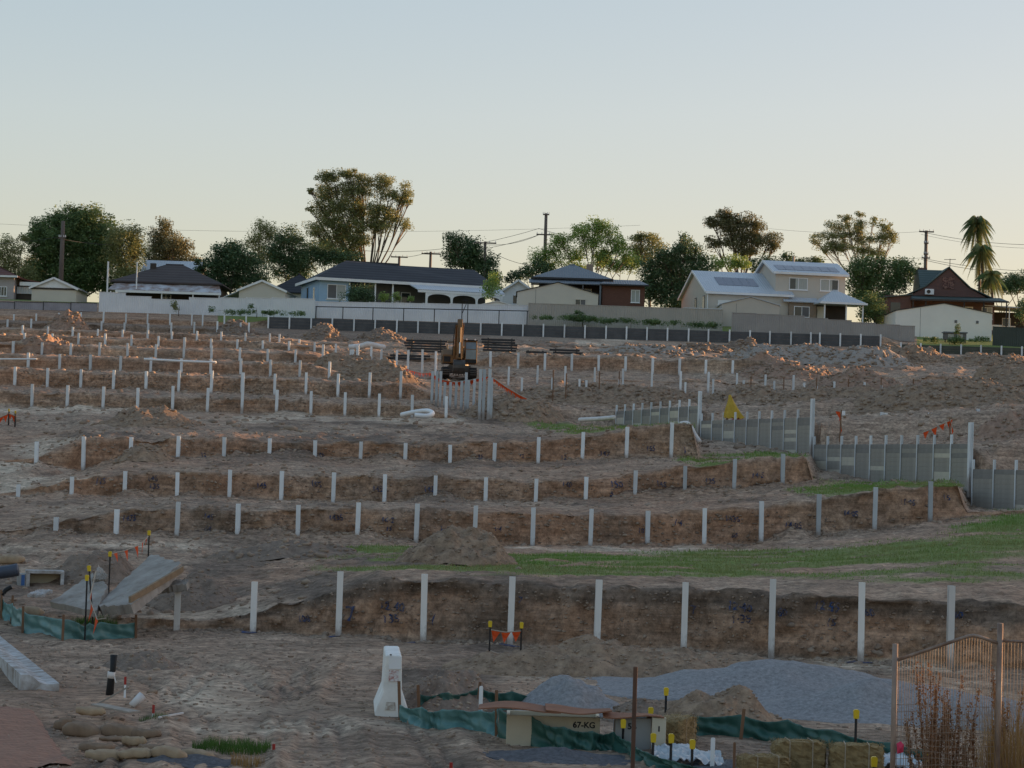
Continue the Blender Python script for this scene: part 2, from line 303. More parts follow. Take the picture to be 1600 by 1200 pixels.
def soil_material():
    m = bpy.data.materials.new('soil'); m.use_nodes = True; nt = m.node_tree; L = nt.links.new
    b = nt.nodes['Principled BSDF']; b.inputs['Roughness'].default_value = 0.95; b.inputs['Specular IOR Level'].default_value = 0.15
    tc = nd(nt, 'ShaderNodeTexCoord'); at = nd(nt, 'ShaderNodeAttribute', attribute_name='soil'); sp = nd(nt, 'ShaderNodeSeparateColor'); L(at.outputs['Color'], sp.inputs[0])
    def noise(sc, det=8, st=(1, 1, 1), ro=0.65):
        mp = nd(nt, 'ShaderNodeMapping'); mp.inputs['Scale'].default_value = st; L(tc.outputs['Object'], mp.inputs[0])
        n = nd(nt, 'ShaderNodeTexNoise'); n.inputs['Scale'].default_value = sc; n.inputs['Detail'].default_value = det; n.inputs['Roughness'].default_value = ro
        L(mp.outputs[0], n.inputs[0]); return n.outputs[0]
    def mix(a, bc, fac):
        x = nd(nt, 'ShaderNodeMix', data_type='RGBA')
        if isinstance(fac, (int, float)): x.inputs[0].default_value = fac
        else: L(fac, x.inputs[0])
        for s, c in ((6, a), (7, bc)):
            if isinstance(c, tuple): x.inputs[s].default_value = (*c, 1)
            else: L(c, x.inputs[s])
        return x.outputs[2]
    def mask(a, nz, lo, hi, k=0.9):
        s = nd(nt, 'ShaderNodeMath', operation='MULTIPLY_ADD'); L(nz, s.inputs[0]); s.inputs[1].default_value = k; L(a, s.inputs[2])
        r = nd(nt, 'ShaderNodeMapRange'); r.inputs[1].default_value = lo; r.inputs[2].default_value = hi; L(s.outputs[0], r.inputs[0]); return r.outputs[0]
    n1 = noise(1.3); n2 = noise(6.0, 10, ro=0.75); n3 = noise(0.5, 6, (1, 0.5, 2.5)); n4 = noise(22, 4)
    rp = nd(nt, 'ShaderNodeValToRGB'); e = rp.color_ramp.elements
    e[0].position = 0.3; e[0].color = (0.185, 0.127, 0.091, 1); e[1].position = 0.72; e[1].color = (0.475, 0.345, 0.254, 1); L(n2, rp.inputs[0])
    c = mix(rp.outputs[0], (0.345, 0.205, 0.134), mask(at.outputs['Alpha'], n1, 0.45, 1.25))
    c = mix(c, (0.52, 0.41, 0.31), mask(sp.outputs[2], n1, 0.62, 1.35))
    c = mix(c, (0.175, 0.127, 0.097), mask(sp.outputs[1], n2, 0.65, 1.15))
    pale = nd(nt, 'ShaderNodeMapRange'); pale.inputs[1].default_value = 0.66; pale.inputs[2].default_value = 0.78; L(n4, pale.inputs[0])
    sc = nd(nt, 'ShaderNodeMath', operation='MULTIPLY'); L(pale.outputs[0], sc.inputs[0]); sc.inputs[1].default_value = 0.55
    c = mix(c, (0.55, 0.47, 0.39), sc.outputs[0])
    n5 = noise(4.5, 12, ro=0.82); n6 = noise(1.6, 8, (0.35, 0.35, 5.0), 0.7)
    def gain(nz, lo, hi, a, bb):
        r = nd(nt, 'ShaderNodeMapRange'); r.inputs[1].default_value = lo; r.inputs[2].default_value = hi; r.inputs[3].default_value = a; r.inputs[4].default_value = bb; L(nz, r.inputs[0]); return r.outputs[0]
    mm = nd(nt, 'ShaderNodeMath', operation='MULTIPLY'); L(gain(n5, 0.36, 0.64, 0.5, 1.6), mm.inputs[0]); L(gain(n6, 0.35, 0.65, 0.72, 1.28), mm.inputs[1])
    n7 = noise(1.5, 9, (0.3, 2.4, 0.6), 0.72); m2 = nd(nt, 'ShaderNodeMath', operation='MULTIPLY'); L(mm.outputs[0], m2.inputs[0]); L(gain(n7, 0.36, 0.64, 0.72, 1.28), m2.inputs[1]); mm = m2
    vm = nd(nt, 'ShaderNodeVectorMath', operation='SCALE'); L(c, vm.inputs[0]); L(mm.outputs[0], vm.inputs['Scale']); c = vm.outputs[0]
    g = mix((0.125, 0.225, 0.040), (0.26, 0.235, 0.11), n3)
    vg = nd(nt, 'ShaderNodeVectorMath', operation='SCALE'); L(g, vg.inputs[0]); L(gain(n5, 0.36, 0.64, 0.6, 1.35), vg.inputs['Scale'])
    c = mix(c, vg.outputs[0], mask(sp.outputs[0], n2, 0.62, 0.95, 0.7))
    L(c, b.inputs['Base Color'])
    bp = nd(nt, 'ShaderNodeBump'); bp.inputs['Distance'].default_value = 0.07; bp.inputs['Strength'].default_value = 0.6
    L(n5, bp.inputs['Height']); L(bp.outputs[0], b.inputs['Normal'])
    return m
SOIL = soil_material()
ground = struct(link('ground', gme, SOIL))
GB = BVHTree.FromPolygons([tuple(v) for v in V], [tuple(int(i) for i in f) for f in F])
def gz(x, y):
    h = GB.ray_cast(Vector((x, y, 80)), Vector((0, 0, -1)))
    return h[0].z if h[0] else 0.0
def hit(px, py):
    """ground point seen at a photo pixel"""
    v = (_f + _r*((px-800)/FPX) - _u*((py-600)/FPX)).normalized()
    h = GB.ray_cast(Vector((0, 0, EYE)), v)
    return h[0] if h[0] else P(px, py, 40)
def at(px, d, py=700):
    """ground point under photo column px at distance d"""
    x = P(px, py, d).x
    return Vector((x, d, gz(x, d)))

# an added, unseen ridge out to the right, shaped so that it keeps the low sun off most of the site
def ridge():
    a0 = np.linspace(-60, 420, 150); b0 = np.linspace(0, 70, 22)
    A, B = np.meshgrid(a0, b0, indexing='ij')
    crest = np.interp(a0, [-60, 20, 52, 62, 75, 84, 140, 200, 260, 330, 420], [16, 15, 14, 7.5, 7.5, 15.5, 20.5, 25, 28, 31, 32])  # dip in the added crest lets sun reach the wire fence
    crest = crest+2.2*fbm(a0/14, a0*0, 77, 4)
    h = crest[:, None]*np.sin(np.clip(B/70, 0, 1)*math.pi)**0.8
    x = 95+B+0.18*A; z = -2+0.052*np.clip(A, 0, 400)*0+h
    V = np.stack([x, A, z], -1).reshape(-1, 3); i = np.arange(A.size).reshape(A.shape)
    F = np.stack([i[:-1, :-1], i[1:, :-1], i[1:, 1:], i[:-1, 1:]], -1).reshape(-1, 4)
    return struct(link('shade_ridge', np_mesh('shade_ridge', V, F, True), mat('shade_ridge_ground', (0.07, 0.075, 0.03), (0.03, 0.04, 0.015), 0.3, bump=0.2)))
ridge()

# ------------------------------------------------------------------ piles of earth and gravel
EARTH = mat('heaped_earth', (0.40, 0.285, 0.20), (0.145, 0.10, 0.072), 3.2, 0.95, bump=0.08, bscale=7, spec=0.1, contrast=0.15, detail=12, nrough=.8)
REDEARTH = mat('heaped_red_earth', (0.43, 0.285, 0.21), (0.19, 0.122, 0.09), 3.2, 0.95, bump=0.08, bscale=7, spec=0.1, contrast=0.15, detail=12, nrough=.8)
TOPSOIL = mat('dark_topsoil', (0.31, 0.235, 0.185), (0.13, 0.098, 0.08), 3.6, 0.95, bump=0.08, bscale=8, spec=0.1, contrast=0.15, detail=12, nrough=.8)
GRAVEL = mat('blue_gravel', (0.34, 0.33, 0.335), (0.16, 0.155, 0.16), 12, 0.9, bump=0.03, bscale=40, spec=0.2, contrast=0.14, detail=12, nrough=.8)
PALEGRAV = mat('pale_crushed_rock', (0.42, 0.36, 0.315), (0.24, 0.2, 0.172), 6, 0.9, bump=0.03, bscale=30, spec=0.2, contrast=0.16, detail=12, nrough=.8)
DKGRAV = mat('dark_gravel', (0.15, 0.15, 0.165), (0.05, 0.05, 0.056), 14, 0.9, bump=0.04, bscale=30, spec=0.2, detail=10)
PILES = []
def pile(name, label, px, d, w, h, dep, m, seed, rough=0.12, sharp=1.0, skew=0.0, n=56, rz=0.0, fine=1.0):
    """a heap on the ground: w across, dep deep, h high; its crest wanders"""
    c = at(px, d); g = np.linspace(-1, 1, n); A, B = np.meshgrid(g, g, indexing='ij')
    wob = 0.16*fbm(A*1.3+seed, B*1.3, seed, 3)
    rr = np.sqrt((A-skew*(1-np.abs(A)))**2+B**2)+wob
    prof = np.clip(1-rr, 0, 1)
    H = h*np.where(sharp > 1, prof**sharp, np.sin(prof*math.pi/2)**(1/sharp))
    x = A*w/2; y = B*dep/2
    H = H*(1+0.45*fbm(A*2.2, B*2.2, seed+5, 3))+rough*fbm(x*1.6*fine, y*1.6*fine, seed+9, 5, 0.65)*np.clip(prof*5, 0, 1)
    cs, sn = math.cos(rz), math.sin(rz)
    xr = x*cs-y*sn; yr = x*sn+y*cs
    base = np.array([[gz(c.x+xr[i, j], c.y+yr[i, j]) for j in range(0, n, 5)] for i in range(0, n, 5)])
    gi = np.linspace(0, base.shape[0]-1.001, n); i0 = gi.astype(int); fr = gi-i0
    bi = base[i0]*(1-fr[:, None])+base[np.minimum(i0+1, base.shape[0]-1)]*fr[:, None]
    bb = bi[:, i0]*(1-fr[None, :])+bi[:, np.minimum(i0+1, base.shape[1]-1)]*fr[None, :]
    zz = bb-c.z+H-np.where(prof <= 0.001, 0.35, 0.0)
    i = np.arange(n*n).reshape(n, n); F = np.stack([i[:-1, :-1], i[1:, :-1], i[1:, 1:], i[:-1, 1:]], -1).reshape(-1, 4)
    o = link(name, np_mesh(name, np.stack([xr, yr, zz], -1).reshape(-1, 3), F), m); o.location = c
    PILES.append((o, m)); return tag(o, label, 'gravel pile' if 'gravel' in name or 'rock' in name else 'dirt pile')
pile('earth_pile', 'rough brown earth heap rising behind the second post of the front cut', 716, 61.5, 3.4, 1.0, 3.2, EARTH, 1, 0.26, fine=1.6)
pile('earth_pile', 'broad low heap of crumbly earth below the left terraces', 235, 114, 5.2, .85, 6, EARTH, 2, 0.34)
pile('earth_pile', 'small earth heap between two posts of the third row at left', 228, 97, 2.6, .75, 2.6, EARTH, 3, 0.12)
pile('topsoil_pile', 'dark topsoil heap behind the broken concrete slab', 160, 63, 3.0, .8, 3, TOPSOIL, 4, 0.12)
pile('topsoil_pile', 'dark crumbly topsoil heap to the right of the broken concrete slab', 315, 58.5, 2.4, .55, 3, TOPSOIL, 5, 0.1)
pile('topsoil_pile', 'long dark soil windrow on the flat behind the front cut', 445, 70, 4.6, .42, 3, TOPSOIL, 6, 0.1)
pile('topsoil_pile', 'low dark clay heap behind the white barrier', 715, 40.5, 2.1, .55, 3.2, TOPSOIL, 7, 0.14, fine=1.6)
pile('earth_pile', 'low mound of grey soil in front of the left green silt fence', 238, 45.5, 1.6, .28, 1.6, TOPSOIL, 8, 0.07, fine=1.5)
pile('earth_pile', 'cloddy brown spoil ridge at the foot of the front cut', 940, 46.8, 6.2, .55, 2.6, EARTH, 9, 0.2, fine=1.4)
pile('earth_pile', 'low brown spoil strip behind the blue gravel heap', 1100, 48.6, 5.0, .35, 1.8, EARTH, 10, 0.16, fine=1.4)
pile('gravel_pile', 'broad blue-grey gravel heap in the right foreground', 1230, 44.2, 8.2, .66, 5.0, GRAVEL, 11, 0.05, 1.2, fine=2)
pile('gravel_pile', 'low blue gravel heap in front of the broad one, beside the wire fence', 1370, 40.8, 5.6, .55, 3.4, GRAVEL, 12, 0.05, 1.1, fine=2)
pile('gravel_pile', 'cone of blue gravel behind the rusty sheets at centre', 905, 40.0, 2.2, .55, 2.2, GRAVEL, 13, 0.02)
pile('gravel_pile', 'thin spread of gravel at the far right behind the wire fence', 1560, 40.5, 4.2, .5, 3.4, GRAVEL, 14, 0.02)
pile('earth_pile', 'cloddy brown earth heap beside the hay bale', 1125, 38.6, 2.5, .55, 1.8, EARTH, 15, 0.16, fine=2.0)
pile('topsoil_pile', 'small dark earth heap beside the cloddy one at the hay bale', 1015, 38.8, 1.3, .34, 1.2, TOPSOIL, 16, 0.1, fine=2.0)
# spoil on the upper slope
for k, (px, d, w_, h_, dp, m_, ds) in enumerate((
    (98, 196, 4.0, 1.30, 4, REDEARTH, 'reddish earth cone near the top of the left terraces'),
    (360, 198, 4.0, 0.90, 4, TOPSOIL, 'small dark earth heap near the top right of the left terraces'),
    (500, 194, 4.0, 1.25, 4, TOPSOIL, 'dark earth heap below the dark retaining wall, left of the excavator'),
    (590, 196, 5.0, 0.90, 4, TOPSOIL, 'flat dark earth heap just left of the excavator'),
    (545, 156, 5.0, 1.35, 5, EARTH, 'sunlit earth heap among posts, left of the orange bunting'),
    (590, 150, 6.5, 1.30, 5, EARTH, 'cloddy earth heap at the left end of the orange bunting'),
    (62, 163, 4.4, 0.70, 4, REDEARTH, 'reddish spoil spread on the left terraces'),
    (960, 150, 16, 1.00, 8, EARTH, 'long cloddy spoil ridge above the grey sleeper walls'),
    (800, 138, 7, 1.30, 6, EARTH, 'low spoil heap under the right end of the orange bunting'),
    (1170, 149, 10, 1.00, 7, EARTH, 'brown spoil heap behind the yellow tarpaulin'),
    (1010, 190, 9, 0.66, 6, PALEGRAV, 'pale crushed rock heap on the upper slope, left one'),
    (1185, 186, 7, 1.04, 6, PALEGRAV, 'pale crushed rock heap on the upper slope, centre one'),
    (1090, 197, 6, 0.66, 5, TOPSOIL, 'dark earth heap under the dark retaining wall at right'),
    (1165, 203, 5, 0.72, 4, TOPSOIL, 'dark earth hump against the retaining wall posts'),
    (1230, 170, 8, 1.10, 6, REDEARTH, 'reddish earth heap in front of the pale rock heaps'),
    (1262, 188, 8, 1.16, 6, PALEGRAV, 'pale crushed rock heap on the upper slope, right one'),
    (1345, 186, 9, 1.26, 6, PALEGRAV, 'grey rock heap below the beige fence corner'),
    (1395, 190, 8, 1.21, 6, EARTH, 'brown heap beside the grey rock heap at right'),
    (1440, 192, 7, 0.88, 6, EARTH, 'low brown heap below the white shed'),
    (1545, 190, 9, 0.94, 6, EARTH, 'brown heap below the dark green fence at far right'),
    (1340, 163, 8, 1.21, 6, REDEARTH, 'steep reddish heap on the middle of the right slope'),
    (1475, 160, 10, 1.16, 7, REDEARTH, 'wide reddish heap on the right slope beside the pale track'),
    (1575, 146, 8, 2.60, 7, EARTH, 'tall sunlit heap at the right edge of the slope'),
    (1300, 140, 12, 0.70, 6, EARTH, 'rough bank of earth behind the middle sleeper wall'),
    (1480, 128, 12, 1.30, 7, EARTH, 'rough bank of earth behind the right sleeper wall'),
    (1590, 110, 5, 1.20, 6, REDEARTH, 'red clay bank behind the lowest sleeper wall'))):
    pile('rock_pile' if m_ is PALEGRAV else 'earth_pile', ds, px, d, w_, h_, dp, m_, 100+k*7, 0.42, n=60, fine=1.3)
# loose clods and stones strewn over the bare ground
def clods():
    bm = bmesh.new(); bmesh.ops.create_icosphere(bm, subdivisions=1, radius=1); bm.verts.ensure_lookup_table()
    bv = np.array([v.co[:] for v in bm.verts]); bf = np.array([[v.index for v in f.verts] for f in bm.faces]); bm.free()
    Vs, Fs = [], []; k = 0
    g2 = np.random.default_rng(5)
    def put(p, s):
        nonlocal k
        v = bv*g2.uniform(0.55, 1.25, (len(bv), 1))*s*np.array([g2.uniform(.8, 1.5), g2.uniform(.8, 1.3), g2.uniform(.5, .9)])+np.array(p)
        Vs.append(v); Fs.append(bf+k); k += len(bv)
    bvs = []
    for o, m in PILES:
        vv = [tuple(v.co+o.location) for v in o.data.vertices]; bvs.append((BVHTree.FromPolygons(vv, [tuple(q.vertices) for q in o.data.polygons]), o.location.x, o.location.y, o.dimensions.x/2, o.dimensions.y/2, m, o.location.z))
    for (bv_, cx, cy, rx, ry, m, cz_) in bvs:
        if m in (GRAVEL, DKGRAV): continue
        for i in range(int(60+(160 if cy < 70 else 30)*rx*ry)):
            x, y = cx+g2.uniform(-1, 1)*rx, cy+g2.uniform(-1, 1)*ry*.9
            h = bv_.ray_cast(Vector((x, y, 80)), Vector((0, 0, -1)))
            if h[0] and h[0].z > gz(x, y)+.02: put(h[0], g2.uniform(.35, 1.2)*(.04 if cy < 70 else .11 if cy < 120 else .17))
    for i in range(2600):
        df, d0 = ((DA, .45), (DB, .5), (DC, .5), (DD, .5))[g2.integers(0, 4)]; px = g2.uniform(20, 1560); d = df(px)-abs(g2.normal())*d0; q = at(px, d)
        put((q.x, q.y, q.z), g2.uniform(.03, .1))
    for i in range(7000):
        df, z0, z1 = ((DA, .3, 1.6), (DB, 1.7, 3.0), (DC, 2.9, 4.2), (DD, 4.4, 5.9), (DE, 7.0, 7.9), (DF, 8.3, 9.4))[min(int(g2.random()*7.2), 5)]
        px = g2.uniform(20, 1560); d = df(px); x = P(px, 700, d).x; z = g2.uniform(z0, z1)
        h = GB.ray_cast(Vector((x, d-1.2, z)), Vector((0, 1, 0)), 2.4)
        if h[0] and abs(h[1].z) < .8: put(h[0], g2.uniform(.4, 1.2)*(.045 if d < 60 else .065))
    for i in range(9500):
        u = g2.random()
        if u < 0.5: d = g2.uniform(28, 54); s = g2.uniform(.012, .05)
        elif u < 0.8: d = g2.uniform(55, 110); s = g2.uniform(.03, .11)
        else: d = g2.uniform(110, 205); s = g2.uniform(.06, .2)
        px = g2.uniform(-60, 1660)
        if 51 < d < 84 and px > 560 and g2.random() < .93: continue
        q = at(px, d)
        if q.z > 60: continue
        if g2.random() < 0.03: s *= 1.8
        put((q.x, q.y, q.z+s*0.1), s)
    o = link('clods', np_mesh('clods', np.concatenate(Vs), np.concatenate(Fs)), mat('clod_soil', (0.42, 0.32, 0.245), (0.17, 0.125, 0.097), 0.8, 0.95, spec=0.1))
    o['kind'] = 'stuff'; o['label'] = 'loose clods and stones strewn over the bare earth'; o['category'] = 'clods'
clods()

# short grass standing on the seeded ground
def turf():
    g2 = np.random.default_rng(8); gr = grassy.ravel(); Vf = np.stack([Xd, Yd, Z], -1).reshape(-1, 3)
    wgt = np.where((Vf[:, 1] > 50) & (Vf[:, 1] < 140) & (cols[None, :].repeat(nr, 0).ravel() > 350) & (cols[None, :].repeat(nr, 0).ravel() < 1750), np.clip(gr-.25, 0, 1), 0); wgt = wgt/wgt.sum()
    n = 42000; k = g2.choice(len(wgt), n, p=wgt); b = Vf[k]+np.stack([g2.uniform(-.2, .2, n), g2.uniform(-.35, .35, n), np.zeros(n)-.01], -1)
    h = g2.uniform(.03, .12, n)*(b[:, 1]/70); a = g2.uniform(0, 6.28, n); wd = np.stack([np.cos(a), np.sin(a), 0*a], -1)*(.012*b[:, 1:2]/60); ln = np.stack([g2.normal(size=n)*.03, g2.normal(size=n)*.03, h], -1)
    V = np.stack([b-wd, b+wd, b+ln], 1).reshape(-1, 3)
    o = link('turf', np_mesh('turf', V, np.arange(n*3).reshape(n, 3)), mat('turf_blade', (0.13, 0.25, 0.045), (0.24, 0.235, 0.10), .25, .7, transl=.3, contrast=.15))
    o['kind'] = 'stuff'; o['label'] = 'short new grass on the flats between the cuts'; o['category'] = 'grass'
turf()
# ================================================================== STEEL POSTS
GALV = mat('galvanised_steel', (0.80, 0.82, 0.84), (0.64, 0.66, 0.69), 5, 0.5, metallic=0.0, stretch=(1, 1, .4), spec=0.4)
GALVD = mat('dull_galvanised_steel', (0.55, 0.58, 0.61), (0.42, 0.45, 0.48), 5, 0.55, metallic=0.0, stretch=(1, 1, .4))
PALEPOST = mat('chalky_coated_steel', (0.74, 0.70, 0.68), (0.56, 0.53, 0.52), 4, 0.7, stretch=(1, 1, .3))
PALEPOST2 = mat('chalky_coated_beam', (0.86, 0.82, 0.79), (0.70, 0.67, 0.64), 4, 0.7, stretch=(1, 1, .3))
def muddy(m):
    """splashed mud towards the foot of a beam of unit height"""
    nt = m.node_tree; L = nt.links.new; b = nt.nodes['Principled BSDF']; src = b.inputs['Base Color'].links[0].from_socket
    tc = nd(nt, 'ShaderNodeTexCoord'); sx = nd(nt, 'ShaderNodeSeparateXYZ'); L(tc.outputs['Object'], sx.inputs[0]); oi = nd(nt, 'ShaderNodeObjectInfo')
    nz = nd(nt, 'ShaderNodeTexNoise'); nz.inputs['Scale'].default_value = 9; nz.inputs['Detail'].default_value = 6; L(tc.outputs['Object'], nz.inputs[0])
    ad = nd(nt, 'ShaderNodeMath', operation='MULTIPLY_ADD'); L(nz.outputs[0], ad.inputs[0]); ad.inputs[1].default_value = -.45; L(sx.outputs[2], ad.inputs[2])
    r = nd(nt, 'ShaderNodeMapRange'); r.inputs[1].default_value = .16; r.inputs[2].default_value = -.02; r.inputs[4].default_value = .75; L(ad.outputs[0], r.inputs[0])
    mx = nd(nt, 'ShaderNodeMix', data_type='RGBA'); L(r.outputs[0], mx.inputs[0]); L(src, mx.inputs[6]); mx.inputs[7].default_value = (.24, .175, .135, 1)
    v = nd(nt, 'ShaderNodeMapRange'); v.inputs[3].default_value = .8; v.inputs[4].default_value = 1.12; L(oi.outputs['Random'], v.inputs[0])
    sc = nd(nt, 'ShaderNodeVectorMath', operation='SCALE'); L(mx.outputs[2], sc.inputs[0]); L(v.outputs[0], sc.inputs['Scale']); L(sc.outputs[0], b.inputs['Base Color'])
for m_ in (GALV, GALVD, PALEPOST2): muddy(m_)
def hbeam(w=0.138, dp=0.15, t=0.014):
    m = MB(); m.box(-w/2, w/2, -dp/2, -dp/2+t, 0, 1); m.box(-w/2, w/2, dp/2-t, dp/2, 0, 1); m.box(-t/2, t/2, -dp/2+t, dp/2-t, 0, 1)
    return m.mesh('h_beam')
H_ME = {}
for k, m_ in (('g', GALV), ('d', GALVD), ('p', PALEPOST2)):
    H_ME[k] = hbeam(); H_ME[k].materials.append(m_)
prnd = random.Random(11)
def post(px, ytop, d, label, group, kind='g', ybase=None, wide=1.0, name='steel_post', back=0.0):
    q = at(px, d, ytop); p = P(px, ytop, d)
    zb = q.z-0.35
    o = bpy.data.objects.new(name, H_ME[kind]); COL.objects.link(o)
    x = P(px, ybase, d).x*0.5+p.x*0.5 if ybase else p.x
    o.location = (x, d, zb); o.scale = (wide, wide, max(p.z-zb, 0.5))
    o.rotation_euler = (R(prnd.uniform(-.6, .6)), R(prnd.uniform(-.7, .7)), R(prnd.uniform(-6, 6)))
    return tag(o, label, 'post', group)
def row(dfun, pts, desc, group, kind='g', wide=1.0, gap=0.3, start=1):
    for i, (px, yt) in enumerate(sorted(pts)):
        k = kind
        post(px, yt, dfun(px)-gap, '%s post, %s from left, %s' % ({'g': 'galvanised', 'd': 'dull grey', 'p': 'chalky white'}[k], ordinal(i+start), desc), group, k, wide=wide)
row(DA, [(278,925),(398,909),(532,893),(665,897),(800,901),(935,906),(1071,910),(1208,905),(1348,910),(1487,915)], 'the front row before the tall cut', 'posts along the front cut', 'p', gap=0.35)
row(DB, [(88,808),(183,796),(278,784),(373,787),(467,789),(560,785),(652,787),(743,790),(834,793),(924,795),(1013,798),(1102,794),(1191,783)], 'the row behind the grass flat', 'posts along the second cut', 'g', 1.05)
row(DB, [(1280,772),(1368,761),(1455,752)], 'the right-hand rise of the row behind the grass flat', 'posts along the second cut', 'd', 1.1)
row(DC, [(29,757),(113,745),(196,736),(278,738),(360,734),(441,736),(522,738),(602,741),(681,743),(760,746),(838,748),(916,745),(993,735)], 'the second terrace row from the front', 'posts along the third cut', 'g', 1.05)
row(DC, [(1071,728),(1148,717),(1224,709)], 'the right-hand rise of the second terrace row', 'posts along the third cut', 'd', 1.1)
row(DD, [(58,690),(132,682),(205,683),(279,681),(351,683),(422,685),(493,688),(564,690),(634,692),(704,695),(773,692),(842,683),(911,675),(980,667),(1050,660)], 'the third terrace row from the front', 'posts along the fourth cut', 'g', 1.1)
row(DE, [(51,600),(106,602),(162,604),(216,606),(271,603),(325,606),(380,582),(433,609),(487,611),(540,613),(593,615),(645,617),(698,619)], 'the lowest row of the upper left terraces', 'posts of the upper left terraces', 'g', 1.15)
row(DF, [(24,573),(75,575),(127,577),(178,578),(229,580),(280,578),(331,579),(379,582),(430,584),(479,582),(529,584),(578,582),(627,580)], 'the second lowest row of the upper left terraces', 'posts of the upper left terraces', 'g', 1.15)
row(DG, [(45,551),(94,553),(142,554),(189,556),(236,558),(284,560),(330,561),(377,560),(423,562),(469,563),(515,565)], 'the third lowest row of the upper left terraces', 'posts of the upper left terraces', 'g', 1.15)
row(DH, [(21,533),(66,535),(111,536),(156,535),(200,536),(244,538),(288,527),(331,540),(375,543),(419,545),(462,546),(505,538),(560,538)], 'the fourth lowest row of the upper left terraces', 'posts of the upper left terraces', 'g', 1.15)
row(DI, [(39,520),(82,521),(123,520),(165,521),(206,523),(248,525),(289,527),(330,529),(371,530),(411,532),(452,533),(492,535),(525,537)], 'the fourth highest row of the upper left terraces', 'posts of the upper left terraces', 'g', 1.1)
row(DJ, [(36,508),(75,510),(114,511),(153,514),(192,515),(231,516),(269,518),(308,517),(346,518),(384,520),(422,521),(437,522),(468,530)], 'the third highest row of the upper left terraces', 'posts of the upper left terraces', 'g', 1.05)
row(DK, [(12,499),(49,498),(86,500),(122,501),(159,502),(195,504),(232,505),(268,504),(304,503),(340,502),(376,504),(389,504)], 'the second highest row of the upper left terraces', 'posts of the upper left terraces', 'g', 1.05)
row(off(DM, -.1), [(22,491),(57,490),(92,489),(127,488),(162,487),(197,490),(231,490),(266,489),(300,490),(317,491),(351,492),(385,493)], 'the top row under the white fence', 'posts of the upper left terraces', 'g', .95)
# cluster by the excavator and the rows right of it
row(cst(158), [(548,546),(552,546),(558,540),(580,541),(596,545),(620,547),(638,547),(661,546),(682,549)], 'the short posts left of the excavator', 'posts beside the excavator', 'g', 1.1)
row(cst(140), [(676,580),(683,580),(689,580),(695,597),(704,597),(713,597),(722,595),(729,582),(732,594),(741,592)], 'the cluster under the orange bunting', 'posts under the bunting', 'd', 1.1)
row(cst(136), [(751,577),(757,577),(765,576),(769,590)], 'the tight bundle below the excavator', 'bundled tall posts', 'd', 1.25)
row(off(DI, -.4), [(767,549),(810,551),(852,552),(894,553),(936,555),(978,557),(1020,559),(1062,560),(1103,562),(1145,563)], 'the row across the right slope under the pale heaps', 'posts of the right slope', 'g', 1.25)
row(cst(158), [(795,573),(840,571),(884,572),(930,574),(974,576),(1019,580),(1064,580),(1107,581),(1152,583),(1196,585)], 'the second row down on the right slope', 'posts of the right slope', 'g', 1.0)
row(cst(150), [(816,590),(863,590),(906,592),(916,594),(968,593),(1071,597),(1115,592),(1162,594)], 'the lower broken row on the right slope', 'posts of the right slope', 'g', .95)
row(cst(150), [(1210,595),(1240,586),(1257,598),(1276,603),(1304,596),(1351,597),(1377,602),(1427,603)], 'the short posts at the foot of the right-hand heaps', 'posts of the right slope', 'g', .9)
row(cst(117), [(1318,642),(1378,648),(1384,645),(1453,652),(1528,655)], 'the tall posts standing behind the right sleeper wall', 'posts behind the sleeper walls', 'g', 1.15)

# ================================================================== SLEEPER RETAINING WALLS on the right
SLEEPER = mat('concrete_sleeper', (0.44, 0.395, 0.34), (0.24, 0.22, 0.195), 0.55, 0.9, bump=0.01, bscale=20, contrast=0.16, stretch=(1.6, 1.6, .5), detail=7)
SLEEPERB = mat('buff_concrete_sleeper', (0.66, 0.59, 0.47), (0.45, 0.41, 0.35), 0.8, 0.9, bump=0.01, bscale=20, contrast=0.2, stretch=(1.6, 1.6, .5))
SLEEPERD = mat('damp_concrete_sleeper', (0.31, 0.285, 0.26), (0.17, 0.16, 0.15), 0.9, 0.85, bump=0.01, bscale=20, contrast=0.2, stretch=(1.6, 1.6, .6))
def sleeper_mesh(m):
    b = MB(); b.add([(0,0,0),(1,0,0),(1,.08,0),(0,.08,0),(0,0,.2),(1,0,.2),(1,.08,.2),(0,.08,.2),(0,-.004,.015),(1,-.004,.015),(1,-.004,.19),(0,-.004,.19)],
        [(0,3,2,1),(4,5,6,7),(1,2,6,5,10,9),(2,3,7,6),(3,0,8,11,4,7),(0,1,9,8),(8,9,10,11),(11,10,5,4)])
    me = b.mesh('sleeper'); me.materials.append(m); return me
SL = [sleeper_mesh(m) for m in (SLEEPER, SLEEPERB, SLEEPERD)]
wr = random.Random(4)
